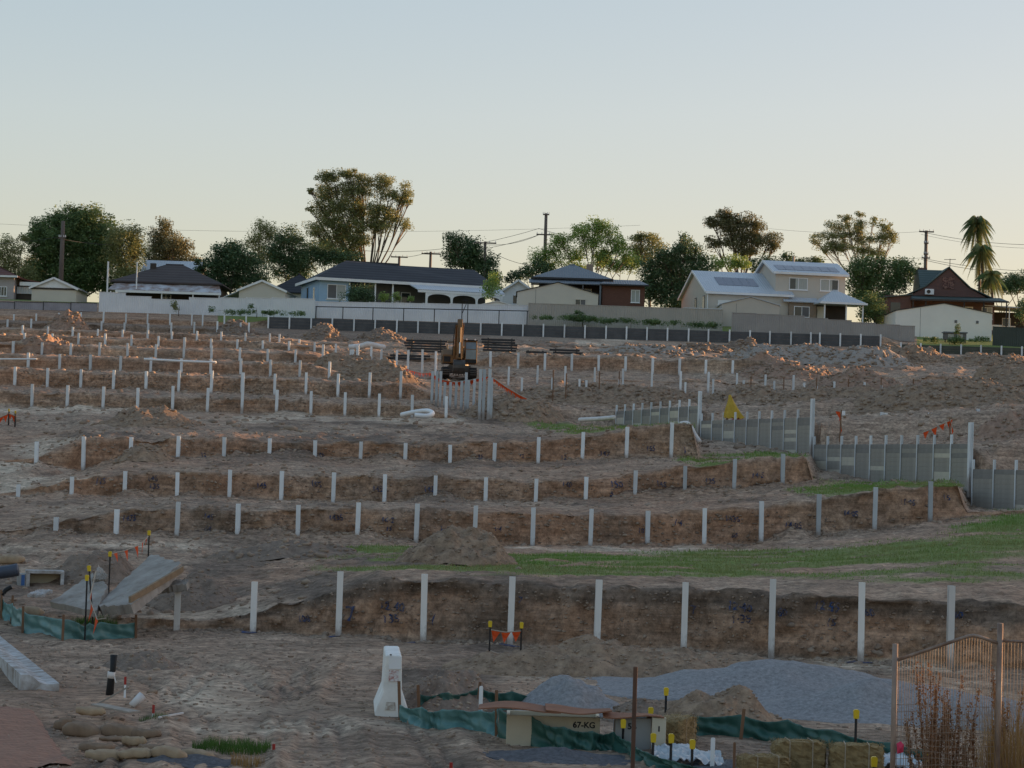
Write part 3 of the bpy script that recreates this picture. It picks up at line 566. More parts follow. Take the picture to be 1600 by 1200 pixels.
def sleeper_wall(pxs, d0, d1, ztop0, ztop1, zbot0, zbot1, label, over=0.4):
    """posts at the given photo columns along a straight line in plan from depth d0 to d1"""
    n = len(pxs); x0 = wall_x(d0); x1 = wall_x(d1)
    pts = [Vector((x0+(x1-x0)*i/(n-1), d0+(d1-d0)*i/(n-1), 0)) for i in range(n)]
    root = empty('sleeper_wall', (pts[0].x, pts[0].y, min(zbot0, zbot1))); tag(root, label, 'retaining wall', 'grey sleeper walls stepping down the side boundary')
    ang = math.atan2(pts[1].y-pts[0].y, pts[1].x-pts[0].x)
    o0 = root.location
    for i, p in enumerate(pts):
        t = i/(n-1); zb = zbot0+(zbot1-zbot0)*t-0.4; z1 = ztop0+(ztop1-ztop0)*t+over
        c = bpy.data.objects.new('post', H_ME['g']); COL.objects.link(c); c.parent = root
        c.location = (p.x-o0.x, p.y-o0.y, zb-o0.z); c.rotation_euler = (0, 0, ang); c.scale = (.55, .7, z1-zb)
    for i in range(n-1):
        a, b = pts[i], pts[i+1]; L = (b-a).length; t = (i+.5)/(n-1)
        zt_ = ztop0+(ztop1-ztop0)*t; zb = zbot0+(zbot1-zbot0)*t-0.25; k = 0
        base = wr.random()
        while zt_-0.2*(k+1) > zb:
            h = zt_-0.2*(k+1)
            q = wr.random()
            me = SL[2] if k < 1+int(base*2.5) and q < .9 else (SL[1] if base < .35 and q < .3 else SL[0])
            s = bpy.data.objects.new('sleeper', me); COL.objects.link(s); s.parent = root
            s.location = (a.x-o0.x, a.y-o0.y, h-o0.z); s.rotation_euler = (0, 0, ang); s.scale = (L*.985, 1, .985); k += 1
sleeper_wall(range(10), 142, 128.2, 8.0, 8.1, 7.0, 6.6, 'upper left grey sleeper wall, the lowest in height, above the grass strip')
sleeper_wall(range(10), 127.8, 113.2, 7.25, 7.25, 5.3, 4.7, 'grey sleeper wall below the yellow tarpaulin')
sleeper_wall(range(11), 112.8, 97.2, 5.9, 5.9, 4.05, 4.0, 'long stained sleeper wall with buff patches, second from the right')
sleeper_wall(range(11), 96.8, 79, 4.84, 4.84, 3.05, 2.6, 'lowest sleeper wall cut by the right edge of the view')
for i, (d, zt_) in enumerate(((128, 8.9), (113, 8.15), (97, 6.8))):
    x = wall_x(d); zb = gz(x-.6, d)-.4
    o = bpy.data.objects.new('corner_post', H_ME['g']); COL.objects.link(o); o.location = (x-.05, d-.05, zb); o.scale = (1.15, 1.15, zt_-zb); o.rotation_euler = (0, 0, R(-72))
    tag(o, 'tall double-width steel post at the %s corner between two sleeper walls' % ('left', 'middle', 'right')[i], 'post', 'corner posts of the sleeper walls')

# ================================================================== DARK RETAINING WALL below the houses
DKPAN = mat('dark_sleeper', (0.12, 0.12, 0.125), (0.075, 0.075, 0.08), 1.5, 0.9, bump=0.01, bscale=10)
OLPAN = mat('olive_sleeper', (0.10, 0.105, 0.085), (0.06, 0.065, 0.052), 1.5, 0.9)
far_px = [419,452,486,519,553,586,620,653,686,719,751,784,817,849,882,914,947,979,1011,1043,1076,1107,1140,1172,1203,1236,1267,1281,1313,1345,1376]
def dark_wall(pxs, ztop, zbot, m, label, over):
    d = 214.6; xs = [P(px, 515, d).x for px in pxs]
    root = empty('retaining_wall', (xs[0], d, zbot)); tag(root, label, 'retaining wall')
    for x in xs:
        c = bpy.data.objects.new('post', H_ME['g']); COL.objects.link(c); c.parent = root; c.location = (x-xs[0], -.12, -.4); c.scale = (1.05, .7, ztop-zbot+.4+over)
    for a, b in zip(xs, xs[1:]):
        for k in range(5):
            h = (ztop-zbot+.3)/5
            MB().box(a-xs[0], b-xs[0]-.02, -.03, .05, -.3+k*h, -.3+(k+1)*h-.015).build('sleeper', m, root)
dark_wall(far_px, 17.75, 16.6, DKPAN, 'long dark retaining wall with white posts below the back fences', .14)
dark_wall([1408,1439,1470,1502,1533,1565,1597,1628,1660], 17.05, 16.2, OLPAN, 'low olive retaining wall with white posts below the white shed', .14)

# ================================================================== BACK FENCES
def fence_run(specs, name, label, m, d, pm, ribs=0.2, capm=None):
    """specs: list of (px0, px1, ytop0, ytop1) panels; each panel a ribbed steel sheet with posts between"""
    x0 = P(specs[0][0], 480, d).x; z0 = gz(x0, d)
    root = empty(name, (x0, d, z0)); tag(root, label, 'fence')
    for (a, b, ya, yb) in specs:
        xa, xb = P(a, ya, d).x, P(b, yb, d).x; zt_ = 0.5*(P(a, ya, d).z+P(b, yb, d).z); zb = min(gz(xa, d), gz(xb, d))-.25
        mb = MB(); n = max(2, int(round((xb-xa)/ribs))); st = (xb-xa-.04)/n
        vs, fs = [], []
        prof = [(0, 0), (.35, 0), (.45, .035), (.9, .035)]
        for i in range(n):
            for (u, yy) in prof: vs.append((xa+.02+(i+u)*st-x0, yy, 0))
        vs.append((xb-.02-x0, 0, 0)); k = len(vs)
        V2 = [(x, y, zb-z0) for x, y, _ in vs]+[(x, y, zt_-z0) for x, y, _ in vs]+[(x, y+.006, zb-z0) for x, y, _ in vs]+[(x, y+.006, zt_-z0) for x, y, _ in vs]
        for i in range(k-1): fs += [(i, i+1, k+i+1, k+i), (2*k+i+1, 2*k+i, 3*k+i, 3*k+i+1), (k+i, k+i+1, 3*k+i+1, 3*k+i)]
        mb.add(V2, fs).build('panel', m, root)
        MB().box(xa-x0, xb-x0, -.02, .06, zt_-z0, zt_-z0+.05).build('top_rail', pm, root)
        MB().box(xa-x0-.035, xa-x0+.035, -.03, .07, zb-z0, zt_-z0+.07).build('post', pm, root)
    return root
WHITEF = mat('white_sheet_fence', (0.80, 0.81, 0.84), (0.66, 0.67, 0.71), 0.8, 0.5, contrast=0.3)
LILACF = mat('weathered_sheet_fence', (0.40, 0.38, 0.42), (0.26, 0.25, 0.28), 1.2, 0.6, contrast=0.3)
BEIGEF = mat('beige_sheet_fence', (0.46, 0.42, 0.385), (0.38, 0.35, 0.32), 0.7, 0.55)
TAUPEF = mat('taupe_sheet_fence', (0.38, 0.355, 0.34), (0.31, 0.29, 0.28), 0.7, 0.55)
GREENF = mat('dark_green_sheet_fence', (0.075, 0.09, 0.08), (0.05, 0.062, 0.055), 0.7, 0.55)
DKMET = mat('dark_metal', (0.04, 0.04, 0.045), (0.025, 0.025, 0.028), 3, 0.5)
fence_run([(-60,-10,471,471),(-10,23,472,472),(23,68,472,473),(68,111,473,473),(111,152,473,474)], 'sheet_fence', 'weathered lilac-grey sheet fence at the far left', LILACF, 219, DKMET)
fence_run([(156,197,457,458),(197,237,463,464),(237,296,468,469),(296,345,466,466),(345,385,466,466),(385,425,466,466),(425,458,466,466),(458,493,467,467)], 'sheet_fence', 'tall white sheet fence in front of the brown tiled house', WHITEF, 219, WHITEF)
fence_run([(a, b, 471.5+(a-493)*.018, 471.5+(b-493)*.018) for a, b in zip(range(493, 825, 42), list(range(535, 825, 42))+[826])], 'sheet_fence', 'lower white sheet fence below the blue house', WHITEF, 219.5, WHITEF)
fence_run([(a, b, 474+(a-826)*.034, 474+(b-826)*.034) for a, b in zip(range(826, 1110, 38), range(864, 1150, 38))], 'sheet_fence', 'beige sheet fence with grass along its foot', BEIGEF, 219, BEIGEF)
fence_run([(1144,1182,489,490),(1182,1220,491,492),(1220,1257,493,494),(1257,1294,497,498),(1294,1331,500,501),(1331,1368,504,505),(1368,1406,507,508),(1406,1430,509,510)], 'sheet_fence', 'taupe sheet fence stepping down below the two-storey house', TAUPEF, 217.5, TAUPEF)
fence_run([(1552,1590,511,512),(1590,1628,513,514),(1628,1666,514,515)], 'sheet_fence', 'dark green sheet fence at the far right', GREENF, 219, GREENF)
def pipe_rail():
    d = 218.2; a, b = P(493, 479, d), P(826, 486, d); root = empty('pipe_rail_fence', (a.x, d, gz(a.x, d))); o0 = root.location
    tag(root, 'thin black pipe railing in front of the lower white fence', 'railing')
    MB().tube([a-o0, b-o0], .05, 6).build('top_rail', DKMET, root)
    for px in (494, 536, 583, 631, 679, 722, 731, 780, 824):
        p = P(px, 479+(px-493)*.021, d); hi = 0.55 if px in (722, 731) else 0
        MB().tube([(p.x-o0.x, 0, gz(p.x, d)-o0.z-.2), (p.x-o0.x, 0, p.z-o0.z+hi)], .05, 6).build('post', DKMET, root)
    p, q = P(722, 476, d), P(731, 476, d); p.z += .42; q.z += .42
    MB().tube([p-o0, q-o0], .04, 6).build('gate_top', DKMET, root); MB().tube([q-o0, P(722, 490, d)-o0], .035, 6).build('gate_brace', DKMET, root)
pipe_rail()
# ================================================================== HOUSES
GLASS = mat('window_glass', (0.05, 0.06, 0.07), (0.03, 0.035, 0.04), 1, 0.08, spec=0.6)
CURT = mat('curtained_glass', (0.42, 0.44, 0.42), (0.30, 0.32, 0.31), 6, 0.3, stretch=(6, 1, .2), spec=0.5)
WHITE = mat('white_paint', (0.84, 0.84, 0.85), (0.72, 0.72, 0.73), 1.5, 0.55)
BLUEW = mat('pale_blue_weatherboard', (0.36, 0.52, 0.70), (0.31, 0.46, 0.62), 1, 0.6)
DKTILE = ribbed('charcoal_roof_tile', (0.045, 0.046, 0.055), (0.03, 0.03, 0.036), .3, 2, .03, .75)
BRTILE = ribbed('brown_roof_tile', (0.085, 0.066, 0.062), (0.05, 0.04, 0.04), .3, 2, .04, .8)
RDTILE = ribbed('red_roof_tile', (0.16, 0.062, 0.045), (0.10, 0.042, 0.032), .3, 2, .04, .8)
METROOF = ribbed('pale_metal_roof', (0.52, 0.55, 0.60), (0.44, 0.47, 0.51), .25, 0, .03, .4)
RUSTROOF = mat('rusted_metal_roof', (0.50, 0.51, 0.54), (0.22, 0.14, 0.11), .9, 0.6, contrast=0.12)
GREYROOF = ribbed('blue_grey_metal_roof', (0.17, 0.19, 0.215), (0.13, 0.145, 0.165), .25, 0, .03, .5)
GREENROOF = ribbed('green_metal_roof', (0.07, 0.10, 0.095), (0.05, 0.075, 0.07), .25, 1, .03, .55)
CREAM = mat('cream_sheet_wall', (0.62, 0.57, 0.50), (0.54, 0.50, 0.445), .5, 0.6)
BEIGEW = mat('beige_render', (0.56, 0.51, 0.44), (0.49, 0.45, 0.40), .6, 0.8)
WHSHED = mat('white_sheet_wall', (0.78, 0.77, 0.72), (0.68, 0.67, 0.63), .4, 0.55)
BRICK = mat('red_brown_brick', (0.19, 0.085, 0.06), (0.11, 0.055, 0.042), 4, 0.85, stretch=(1, 1, 4))
PBRICK = mat('pale_brick', (0.33, 0.26, 0.20), (0.22, 0.175, 0.14), 5, 0.85, stretch=(1, 1, 3))
MAROON = mat('maroon_cladding', (0.135, 0.078, 0.070), (0.10, 0.058, 0.053), 1, 0.7, stretch=(1, 1, 4))
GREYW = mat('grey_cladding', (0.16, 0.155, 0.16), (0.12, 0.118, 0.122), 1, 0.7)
LILACW = mat('pale_pink_weatherboard', (0.45, 0.40, 0.40), (0.37, 0.33, 0.34), 1, 0.7, stretch=(1, 1, 4))
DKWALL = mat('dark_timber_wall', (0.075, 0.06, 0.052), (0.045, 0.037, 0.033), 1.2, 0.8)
SOLAR = mat('solar_cells', (0.11, 0.115, 0.16), (0.075, 0.08, 0.115), 2, 0.15, spec=0.7)
class House:
    """local frame: x along the front, y into the block, z up; (px, d) is the front left corner at ground level"""
    def __init__(s, name, label, px, d, rz=0.0, z=None, cat='house'):
        p = P(px, 470, d); s.z = gz(p.x, d) if z is None else z
        s.o = empty(name, (p.x, d, s.z), rz); tag(s.o, label, cat); s.d = d; s.px = px
    def part(s, name, mb, m, parent=None, bevel=0): return mb.build(name, m, parent or s.o, bevel=bevel)
    def wall(s, x0, x1, y0, y1, h, m, z0=-3, name='wall'): return s.part(name, MB().box(x0, x1, y0, y1, z0, h), m)
    def gable_wall(s, x0, x1, y0, y1, h, rise, m, z0=-3, name='wall'):
        xm = (x0+x1)/2; return s.part(name, MB().prism([(x0, z0), (x1, z0), (x1, h), (xm, h+rise), (x0, h)], y0, y1), m)
    def gable_wall_y(s, x0, x1, y0, y1, h, rise, m, z0=-3, name='wall'):
        ym = (y0+y1)/2; return s.part(name, MB().prismx([(y0, z0), (y1, z0), (y1, h), (ym, h+rise), (y0, h)], x0, x1), m)
    def gable_roof(s, x0, x1, y0, y1, h, rise, m, ov=.35, t=.12, trim=None):
        """ridge runs along y"""
        xm = (x0+x1)/2; k = rise/((x1-x0)/2); e = h-ov*k+.02
        mb = MB(); mb.slab([(x0-ov, y0-ov, e), (xm, y0-ov, h+rise+.02), (xm, y1+ov, h+rise+.02), (x0-ov, y1+ov, e)], -t)
        mb.slab([(x1+ov, y0-ov, e), (x1+ov, y1+ov, e), (xm, y1+ov, h+rise+.02), (xm, y0-ov, h+rise+.02)], -t)
        r = s.part('roof', mb, m)
        if trim:
            b = MB(); b.bar((x0-ov, y0-ov-.02, e+.02), (xm, y0-ov-.02, h+rise+.06), .05, .2); b.bar((xm, y0-ov-.02, h+rise+.06), (x1+ov, y0-ov-.02, e+.02), .05, .2)
            s.part('barge_board', b, trim, r)
        return r
    def gable_roof_x(s, x0, x1, y0, y1, h, rise, m, ov=.35, t=.12, trim=None):
        """ridge runs along x"""
        ym = (y0+y1)/2; k = rise/((y1-y0)/2); e = h-ov*k+.02
        mb = MB(); mb.slab([(x0-ov, y0-ov, e), (x1+ov, y0-ov, e), (x1+ov, ym, h+rise+.02), (x0-ov, ym, h+rise+.02)], -t)
        mb.slab([(x0-ov, y1+ov, e), (x0-ov, ym, h+rise+.02), (x1+ov, ym, h+rise+.02), (x1+ov, y1+ov, e)], -t)
        r = s.part('roof', mb, m)
        if trim:
            b = MB(); b.box(x0-ov, x1+ov, y0-ov-.07, y0-ov-.01, e-.12, e+.1)
            s.part('gutter', b, trim, r)
            b = MB(); b.bar((x0-ov-.03, y0-ov, e+.03), (x0-ov-.03, ym, h+rise+.06), .05, .22); b.bar((x0-ov-.03, ym, h+rise+.06), (x0-ov-.03, y1+ov, e+.03), .05, .22); s.part('barge_board', b, trim, r)
        return r
    def hip_roof(s, x0, x1, y0, y1, h, rise, m, ov=.45, ridge=None, trim=None):
        X0, X1, Y0, Y1 = x0-ov, x1+ov, y0-ov, y1+ov; hd = (Y1-Y0)/2
        r0, r1 = ridge if ridge else (X0+hd, X1-hd); ym = (Y0+Y1)/2; z = h+rise
        mb = MB().add([(X0,Y0,h),(X1,Y0,h),(X1,Y1,h),(X0,Y1,h),(r0,ym,z),(r1,ym,z),(X0,Y0,h-.12),(X1,Y0,h-.12),(X1,Y1,h-.12),(X0,Y1,h-.12)],
                      [(0,1,5,4),(1,2,5),(2,3,4,5),(3,0,4),(0,6,7,1),(1,7,8,2),(2,8,9,3),(3,9,6,0),(6,9,8,7)])
        r = s.part('roof', mb, m)
        s.part('ridge_cap', MB().tube([(r0, ym, z), (r1+.01, ym, z)], .09, 6), m, r)
        if trim: s.part('gutter', MB().box(X0, X1, Y0-.1, Y0-.01, h-.16, h+.03), trim, r)
        return r
    def window(s, x, z, w_, h_, y=0.0, frame=WHITE, glass=GLASS, bars=1, name='window'):
        f = MB(); t = .07
        for a in ((x, x+t, z, z+h_), (x+w_-t, x+w_, z, z+h_), (x+t, x+w_-t, z, z+t), (x+t, x+w_-t, z+h_-t, z+h_)): f.box(a[0], a[1], y-.06, y+.02, a[2], a[3])
        for i in range(bars): c = x+w_*(i+1)/(bars+1); f.box(c-.03, c+.03, y-.055, y+.02, z+t, z+h_-t)
        o = s.part(name, f, frame)
        if isinstance(glass, tuple):
            n = len(glass)
            for i, g in enumerate(glass): s.part('pane', MB().box(x+t+(w_-2*t)*i/n, x+t+(w_-2*t)*(i+1)/n-.004, y-.02, y-.005, z+t, z+h_-t), g, o)
        else: s.part('pane', MB().box(x+t, x+w_-t, y-.02, y-.005, z+t, z+h_-t), glass, o)
        s.part('sill', MB().box(x-.05, x+w_+.05, y-.1, y-.002, z-.06, z-.003), frame, o)
        return o
    def window_left(s, y, z, w_, h_, x=0.0, frame=WHITE, glass=GLASS):
        o = s.part('window', MB().box(x-.05, x-.002, y, y+w_, z, z+h_), frame)
        s.part('pane', MB().box(x-.06, x-.052, y+.07, y+w_-.07, z+.07, z+h_-.07), glass, o); return o
    def cols(s, xs, y, z0, z1, m, w_=.12, name='verandah_post'):
        for x in xs: s.part(name, MB().box(x-w_/2, x+w_/2, y-w_/2, y+w_/2, z0, z1), m)
    def pipe(s, x, y, z0, z1, m, r=.06, name='vent_pipe'): s.part(name, MB().tube([(x, y, z0), (x, y, z1)], r, 6), m)
S_ = 3600/235.0    # photo pixels per metre at the houses

# far left house with red tiles
h = House('red_roof_house', 'pinkish weatherboard house with red tiled roof at the left edge', -75, 236)
h.wall(0, 6.3, 0, 7, 2.4, LILACW); h.wall(6.3, 8.3, 1.2, 6, 1.6, DKWALL, name='lean_to_wall')
h.hip_roof(0, 6.3, 0, 7, 2.4, 1.5, RDTILE, trim=WHITE); h.part('lean_to_roof', MB().slab([(6.3, .6, 2.35), (9.2, .6, 1.9), (9.2, 6, 1.9), (6.3, 6, 2.35)], .12), RDTILE)
h.part('lean_to_fascia', MB().box(6.76, 9.2, .52, .58, 1.5, 1.88), WHITE); h.part('lean_to_screen', MB().box(6.4, 8.0, 1.02, 1.1, .7, 1.4), METROOF)
h.window(4.7, .3, .9, 1.0, glass=GLASS, bars=2)
# little gabled garage
h = House('gable_shed', 'small white gabled garage with a rusty eave behind the lilac fence', 49, 228, z=19.2, cat='shed')
h.gable_wall(0, 4.4, 0, 6, 1.55, .95, CREAM); h.gable_roof(0, 4.4, 0, 6, 1.55, .95, RUSTROOF, ov=.25, trim=WHITE); h.part('gable_board', MB().prism([(.25, 1.6), (4.15, 1.6), (2.2, 2.42)], -.04, -.005), WHITE)
h.part('eave_band', MB().box(-.2, 4.6, -.08, -.045, 1.42, 1.58), DKWALL)
# brown tiled house
h = House('brown_tiled_house', 'old house with brown hipped tile roof and rusting white verandah', 172, 229, z=19.1)
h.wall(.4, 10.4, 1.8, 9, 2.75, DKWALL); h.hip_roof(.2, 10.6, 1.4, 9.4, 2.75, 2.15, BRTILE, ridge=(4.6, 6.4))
h.part('verandah_roof', MB().slab([(-.2, -.6, 1.75), (11.1, -.6, 1.75), (10.6, 1.5, 2.72), (.3, 1.5, 2.72)], .08), RUSTROOF)
h.part('verandah_fascia', MB().box(.6, 11.1, -.68, -.61, 1.5, 1.73), WHITE); h.cols([.1, 5.2, 8.3, 10.9], -.5, -.6, 1.6, WHITE, .1)
h.window(4.75, .5, 1.05, 1.1, y=1.8); h.part('front_wall', MB().box(.5, 10.3, 1.62, 1.78, -.6, .45), GREYW); h.part('chimney', MB().box(3.2, 3.75, 4.2, 4.75, 3.6, 4.9), DKWALL)
h.pipe(-.2, -.7, -.5, 4.5, WHITE, .09, 'flue'); h.pipe(2.6, -.2, 1.9, 4.6, WHITE, .07, 'flue')
# metal roof peeping out behind it
h = House('metal_roof_house', 'pale metal roofed house peeping out behind the brown tiled one', 222, 247, z=20.2)
h.gable_wall_y(0, 5.8, 0, 7, 3.9, 1.5, GREYW); h.gable_roof_x(0, 5.8, 0, 7, 3.9, 1.55, METROOF, ov=.25, trim=WHITE)
# beige shed behind white fence
h = House('gable_shed', 'beige gabled shed behind the white fence, left of the blue house', 373, 227, R(-4), z=19.3, cat='shed')
h.gable_wall(0, 4.6, 0, 6.5, 1.75, .95, CREAM); h.gable_roof(0, 4.6, 0, 6.5, 1.75, .95, CREAM, ov=.2, t=.06, trim=WHITE)
h.part('awning', MB().slab([(-1.9, .2, .95), (-.1, .2, 1.75), (-.1, 5, 1.75), (-1.9, 5, .95)], .08), METROOF)
h = House('dark_roof_house', 'small house with dark hipped roof wedged left of the blue house', 428, 243, z=20.0)
h.wall(0, 5.2, 0, 6, 2.1, CREAM); h.hip_roof(-.6, 5.2, 0, 6, 2.2, 2.2, DKTILE, ov=.3)
# blue house
h = House('blue_house', 'pale blue weatherboard house with long charcoal roof and white verandah', 499, 228, R(17), z=19.75)
L_ = 18.0
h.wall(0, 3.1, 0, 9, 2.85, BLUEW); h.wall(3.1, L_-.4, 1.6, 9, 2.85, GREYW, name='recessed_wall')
for k in range(11):
    if k < 14: h.part('weatherboard', MB().box(-.012, 3.11, -.03, -.004, -.2+k*.27, .05+k*.27), BLUEW)
X0, X1, Y0, Y1 = -.5, L_+.3, -.5, 9.4
mb = MB().add([(X0,Y0,2.85),(X1,Y0,2.85),(X1,Y1,2.85),(X0,Y1,2.85),(3.6,4.45,5.15),(9.1,4.45,5.15),(9.1,4.45,4.95),(X1-1.2,4.45,4.95),(X0,Y0,2.7),(X1,Y0,2.7),(X1,Y1,2.7),(X0,Y1,2.7)],
              [(0,1,7,6,5,4),(1,2,7),(2,3,4,5,6,7),(3,0,4),(0,8,9,1),(1,9,10,2),(2,10,11,3),(3,11,8,0),(8,11,10,9)])
rf = h.part('roof', mb, DKTILE); h.part('fascia', MB().box(X0-.02, X1, Y0-.09, Y0-.01, 2.62, 2.9), WHITE, rf); h.part('end_fascia', MB().box(X0-.09, X0-.01, Y0-.09, Y1, 2.62, 2.9), WHITE, rf)
h.window(.75, .85, 1.9, 1.45, y=-.03, glass=(GREYW, CURT)); h.part('window_trim', MB().box(.6, 2.8, -.045, -.034, .72, .78), WHITE)
h.window_left(2.2, .4, .7, 1.7, 0, WHITE); h.window_left(5.2, .4, .8, 1.9, 0, BLUEW, DKWALL)
h.cols([5.6, 7.4], -.2, -.3, 2.65, WHITE, .14); h.window(4.0, .7, 1.2, 1.3, y=1.6); h.window(8.7, .0, 1.0, 2.0, y=1.6, bars=0); h.part('door', MB().box(7.7, 8.55, 1.52, 1.58, -.1, 2.0), CURT)
vr = h.part('verandah_roof', MB().slab([(9.5, -2.2, 2.12), (L_+.5, -2.2, 2.12), (L_+.5, -.45, 2.72), (9.0, -.45, 2.72)], .1), METROOF)
h.part('verandah_beam', MB().box(9.5, L_+.5, -2.2, -2.08, 1.82, 2.04), WHITE, vr)
for x in (10.4, 13.0, 15.6, L_+.2):
    h.part('verandah_post', MB().box(x-.1, x+.1, -2.2, -2.02, -.9, 1.81), WHITE)
for xa, xb in ((10.5, 12.9), (13.1, 15.5), (15.7, L_+.1)):
    n = 10; arch = MB(); w2 = (xb-xa)/2
    pts = [(xa, 1.8)]+[(xa+w2-w2*math.cos(math.pi*i/n), 1.12+.6*math.sin(math.pi*i/n)**.6) for i in range(n+1)]+[(xb, 1.8)]
    for i in range(len(pts)-2):
        a, b = pts[i+1], pts[min(i+2, len(pts)-1)]
        if i < n: arch.add([(a[0], -2.16, a[1]), (b[0], -2.16, b[1]), (b[0], -2.16, 1.81), (a[0], -2.16, 1.81), (a[0], -2.1, a[1]), (b[0], -2.1, b[1]), (b[0], -2.1, 1.81), (a[0], -2.1, 1.81)], [(0,1,2,3),(7,6,5,4),(0,4,5,1),(1,5,6,2),(2,6,7,3),(3,7,4,0)])
    h.part('arch', arch, WHITE)
h.part('verandah_floor', MB().box(8.2, L_+.3, -2.15, 1.6, -.95, -.6), WHITE); h.part('hand_rail', MB().box(8.3, L_+.2, -2.16, -2.08, .34, .42), WHITE)
for k in range(34): h.part('baluster', MB().box(8.4+k*.26, 8.5+k*.26, -2.15, -2.1, -.6, .335), WHITE)
h.part('flower_box', MB().box(11.0, 13.0, .9, 1.5, -.6, .75), CREAM)
h.pipe(2.3, 3.2, 3.6, 4.45, WHITE, .08)
# low white caravan roof right of it
h = House('gable_shed', 'low white shed roof just right of the blue house verandah', 748, 225, z=18.9, cat='shed')
h.gable_wall(0, 3.6, 0, 4, 1.25, .45, WHSHED); h.gable_roof(0, 3.6, 0, 4, 1.25, .45, WHSHED, ov=.15, t=.06)
# house half hidden behind trees
h = House('grey_roof_house', 'white house with pale blue-grey roof half hidden by trees at centre', 783, 246, z=21.0)
h.gable_wall(0, 3.6, 0, 6, 2.2, 1.2, WHITE); h.gable_roof(0, 3.6, 0, 6, 2.2, 1.2, METROOF, trim=WHITE); h.wall(-.6, 4, 2, 6, 1.9, GREYW, name='side_wall'); h.window(1.2, .9, 1.0, 1.0)
# dark hip roof house
h = House('hip_roof_house', 'dark brown house with blue-grey pyramid roof behind the cream shed', 838, 236, z=21.3)
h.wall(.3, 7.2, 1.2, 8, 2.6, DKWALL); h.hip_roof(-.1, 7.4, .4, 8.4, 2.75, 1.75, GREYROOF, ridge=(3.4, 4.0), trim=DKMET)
h.part('awning', MB().slab([(-.8, -1.4, 2.1), (7.6, -1.4, 2.1), (7.6, .4, 2.6), (-.8, .4, 2.6)], .1), GREYROOF); h.cols([-.5, 2.2, 4.7, 7.2], -1.2, -.6, 2.05, GREYW, .12)
h.part('chimney', MB().box(5.2, 5.9, 5, 5.7, 3.4, 4.7), PBRICK); h.window(4.6, .6, 1.1, 1.2, y=1.2); h.window(1.4, .6, 1.1, 1.2, y=1.2)
h.wall(6.7, 11.0, -1.8, 4, 2.05, BRICK, name='extension_wall'); h.part('extension_roof', MB().slab([(6.4, -2.3, 2.1), (11.4, -2.3, 2.1), (10.6, 2, 2.9), (7.2, 2, 2.9)], .12), GREYROOF)
h.window(9.6, .3, .9, 1.3, y=-1.8, glass=CURT); h.cols([6.45], -2.2, -.8, 2.0, GREYROOF, .16); h.part('gutter', MB().box(6.4, 11.4, -2.42, -2.32, 1.95, 2.1), DKMET)
h = House('brick_house', 'red brick house wall with dark roof deep behind the trees at centre', 946, 252, z=21.3)
h.wall(0, 4.0, 0, 6, 2.6, BRICK); h.hip_roof(0, 4.0, 0, 6, 2.6, 1.3, DKTILE); h.pipe(3.6, -.3, 1.5, 3.3, WHITE, .09, 'flue')
# cream shed with window
h = House('gable_shed', 'large cream gabled shed with a grey window behind the beige fence', 808, 227, z=19.6, cat='shed')
h.gable_wall(0, 8.0, 0, 7, 2.15, 1.05, CREAM); h.gable_roof(0, 8.0, 0, 7, 2.15, 1.05, DKMET, ov=.12, t=.06); h.window(5.7, .75, 1.1, .9, glass=(GLASS, GREYW), frame=CREAM)
h.part('wall_joint', MB().box(1.8, 1.83, -.012, -.003, -.6, 2.5), GREYW)
# two storey beige house
h = House('two_storey_house', 'beige two-storey house with solar panels and pale metal roofs', 1106, 227, R(9), z=19.3)
h.gable_wall_y(0, 8.2, 0, 11.4, 3.1, 2.4, BEIGEW); r = h.gable_roof_x(0, 8.4, 0, 11.4, 3.1, 2.4, METROOF, ov=.3, trim=WHITE)
for k in range(5):
    xa = 1.5+k*.82; sl = 2.4/5.7
    h.part('solar_panel', MB().slab([(xa, 1.6, 3.1+1.6*sl+.12), (xa+.78, 1.6, 3.1+1.6*sl+.12), (xa+.78, 3.9, 3.1+3.9*sl+.12), (xa, 3.9, 3.1+3.9*sl+.12)], -.06), SOLAR, r)
h.window_left(1.2, .9, .9, 1.9, 0, GREYW); h.window_left(4.6, .9, .8, 1.9, 0, GREYW); h.part('garage_door', MB().box(1.0, 3.2, -.05, -.005, -.5, 2.3), WHSHED); h.pipe(-.06, -.12, -.5, 3.0, WHITE, .05, 'downpipe')
h.wall(7.0, 14.2, .6, 8.4, 5.4, BEIGEW, name='upper_wall')
h.part('gable_end', MB().prismx([(.6, 5.4), (8.4, 5.4), (4.5, 6.75)], 7.0, 7.2), BEIGEW)
r = h.gable_roof_x(7.0, 14.2, .6, 8.4, 5.4, 1.35, METROOF, ov=.3, trim=WHITE)
for k in range(7):
    xa = 7.3+k*.92; sl = 1.35/3.9
    h.part('solar_panel', MB().slab([(xa, 1.0, 5.4+.4*sl+.12), (xa+.88, 1.0, 5.4+.4*sl+.12), (xa+.88, 2.7, 5.4+2.1*sl+.12), (xa, 2.7, 5.4+2.1*sl+.12)], -.06), SOLAR, r)
h.window(8.4, 3.7, 1.9, 1.2, y=.6, glass=(GLASS, CURT, CURT)); h.window(11.6, 3.7, 1.9, 1.2, y=.6, glass=(CURT, CURT, GLASS))
h.part('chimney', MB().tube([(10.2, 5.5, 6.2), (10.2, 5.5, 7.5)], .13, 8), GREYROOF)
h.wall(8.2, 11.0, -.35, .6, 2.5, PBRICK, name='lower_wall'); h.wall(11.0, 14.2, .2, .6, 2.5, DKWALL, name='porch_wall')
h.part('awning', MB().slab([(7.6, -.7, 2.45), (11.2, -.7, 2.45), (11.2, .58, 2.95), (7.6, .58, 2.95)], .1), METROOF)
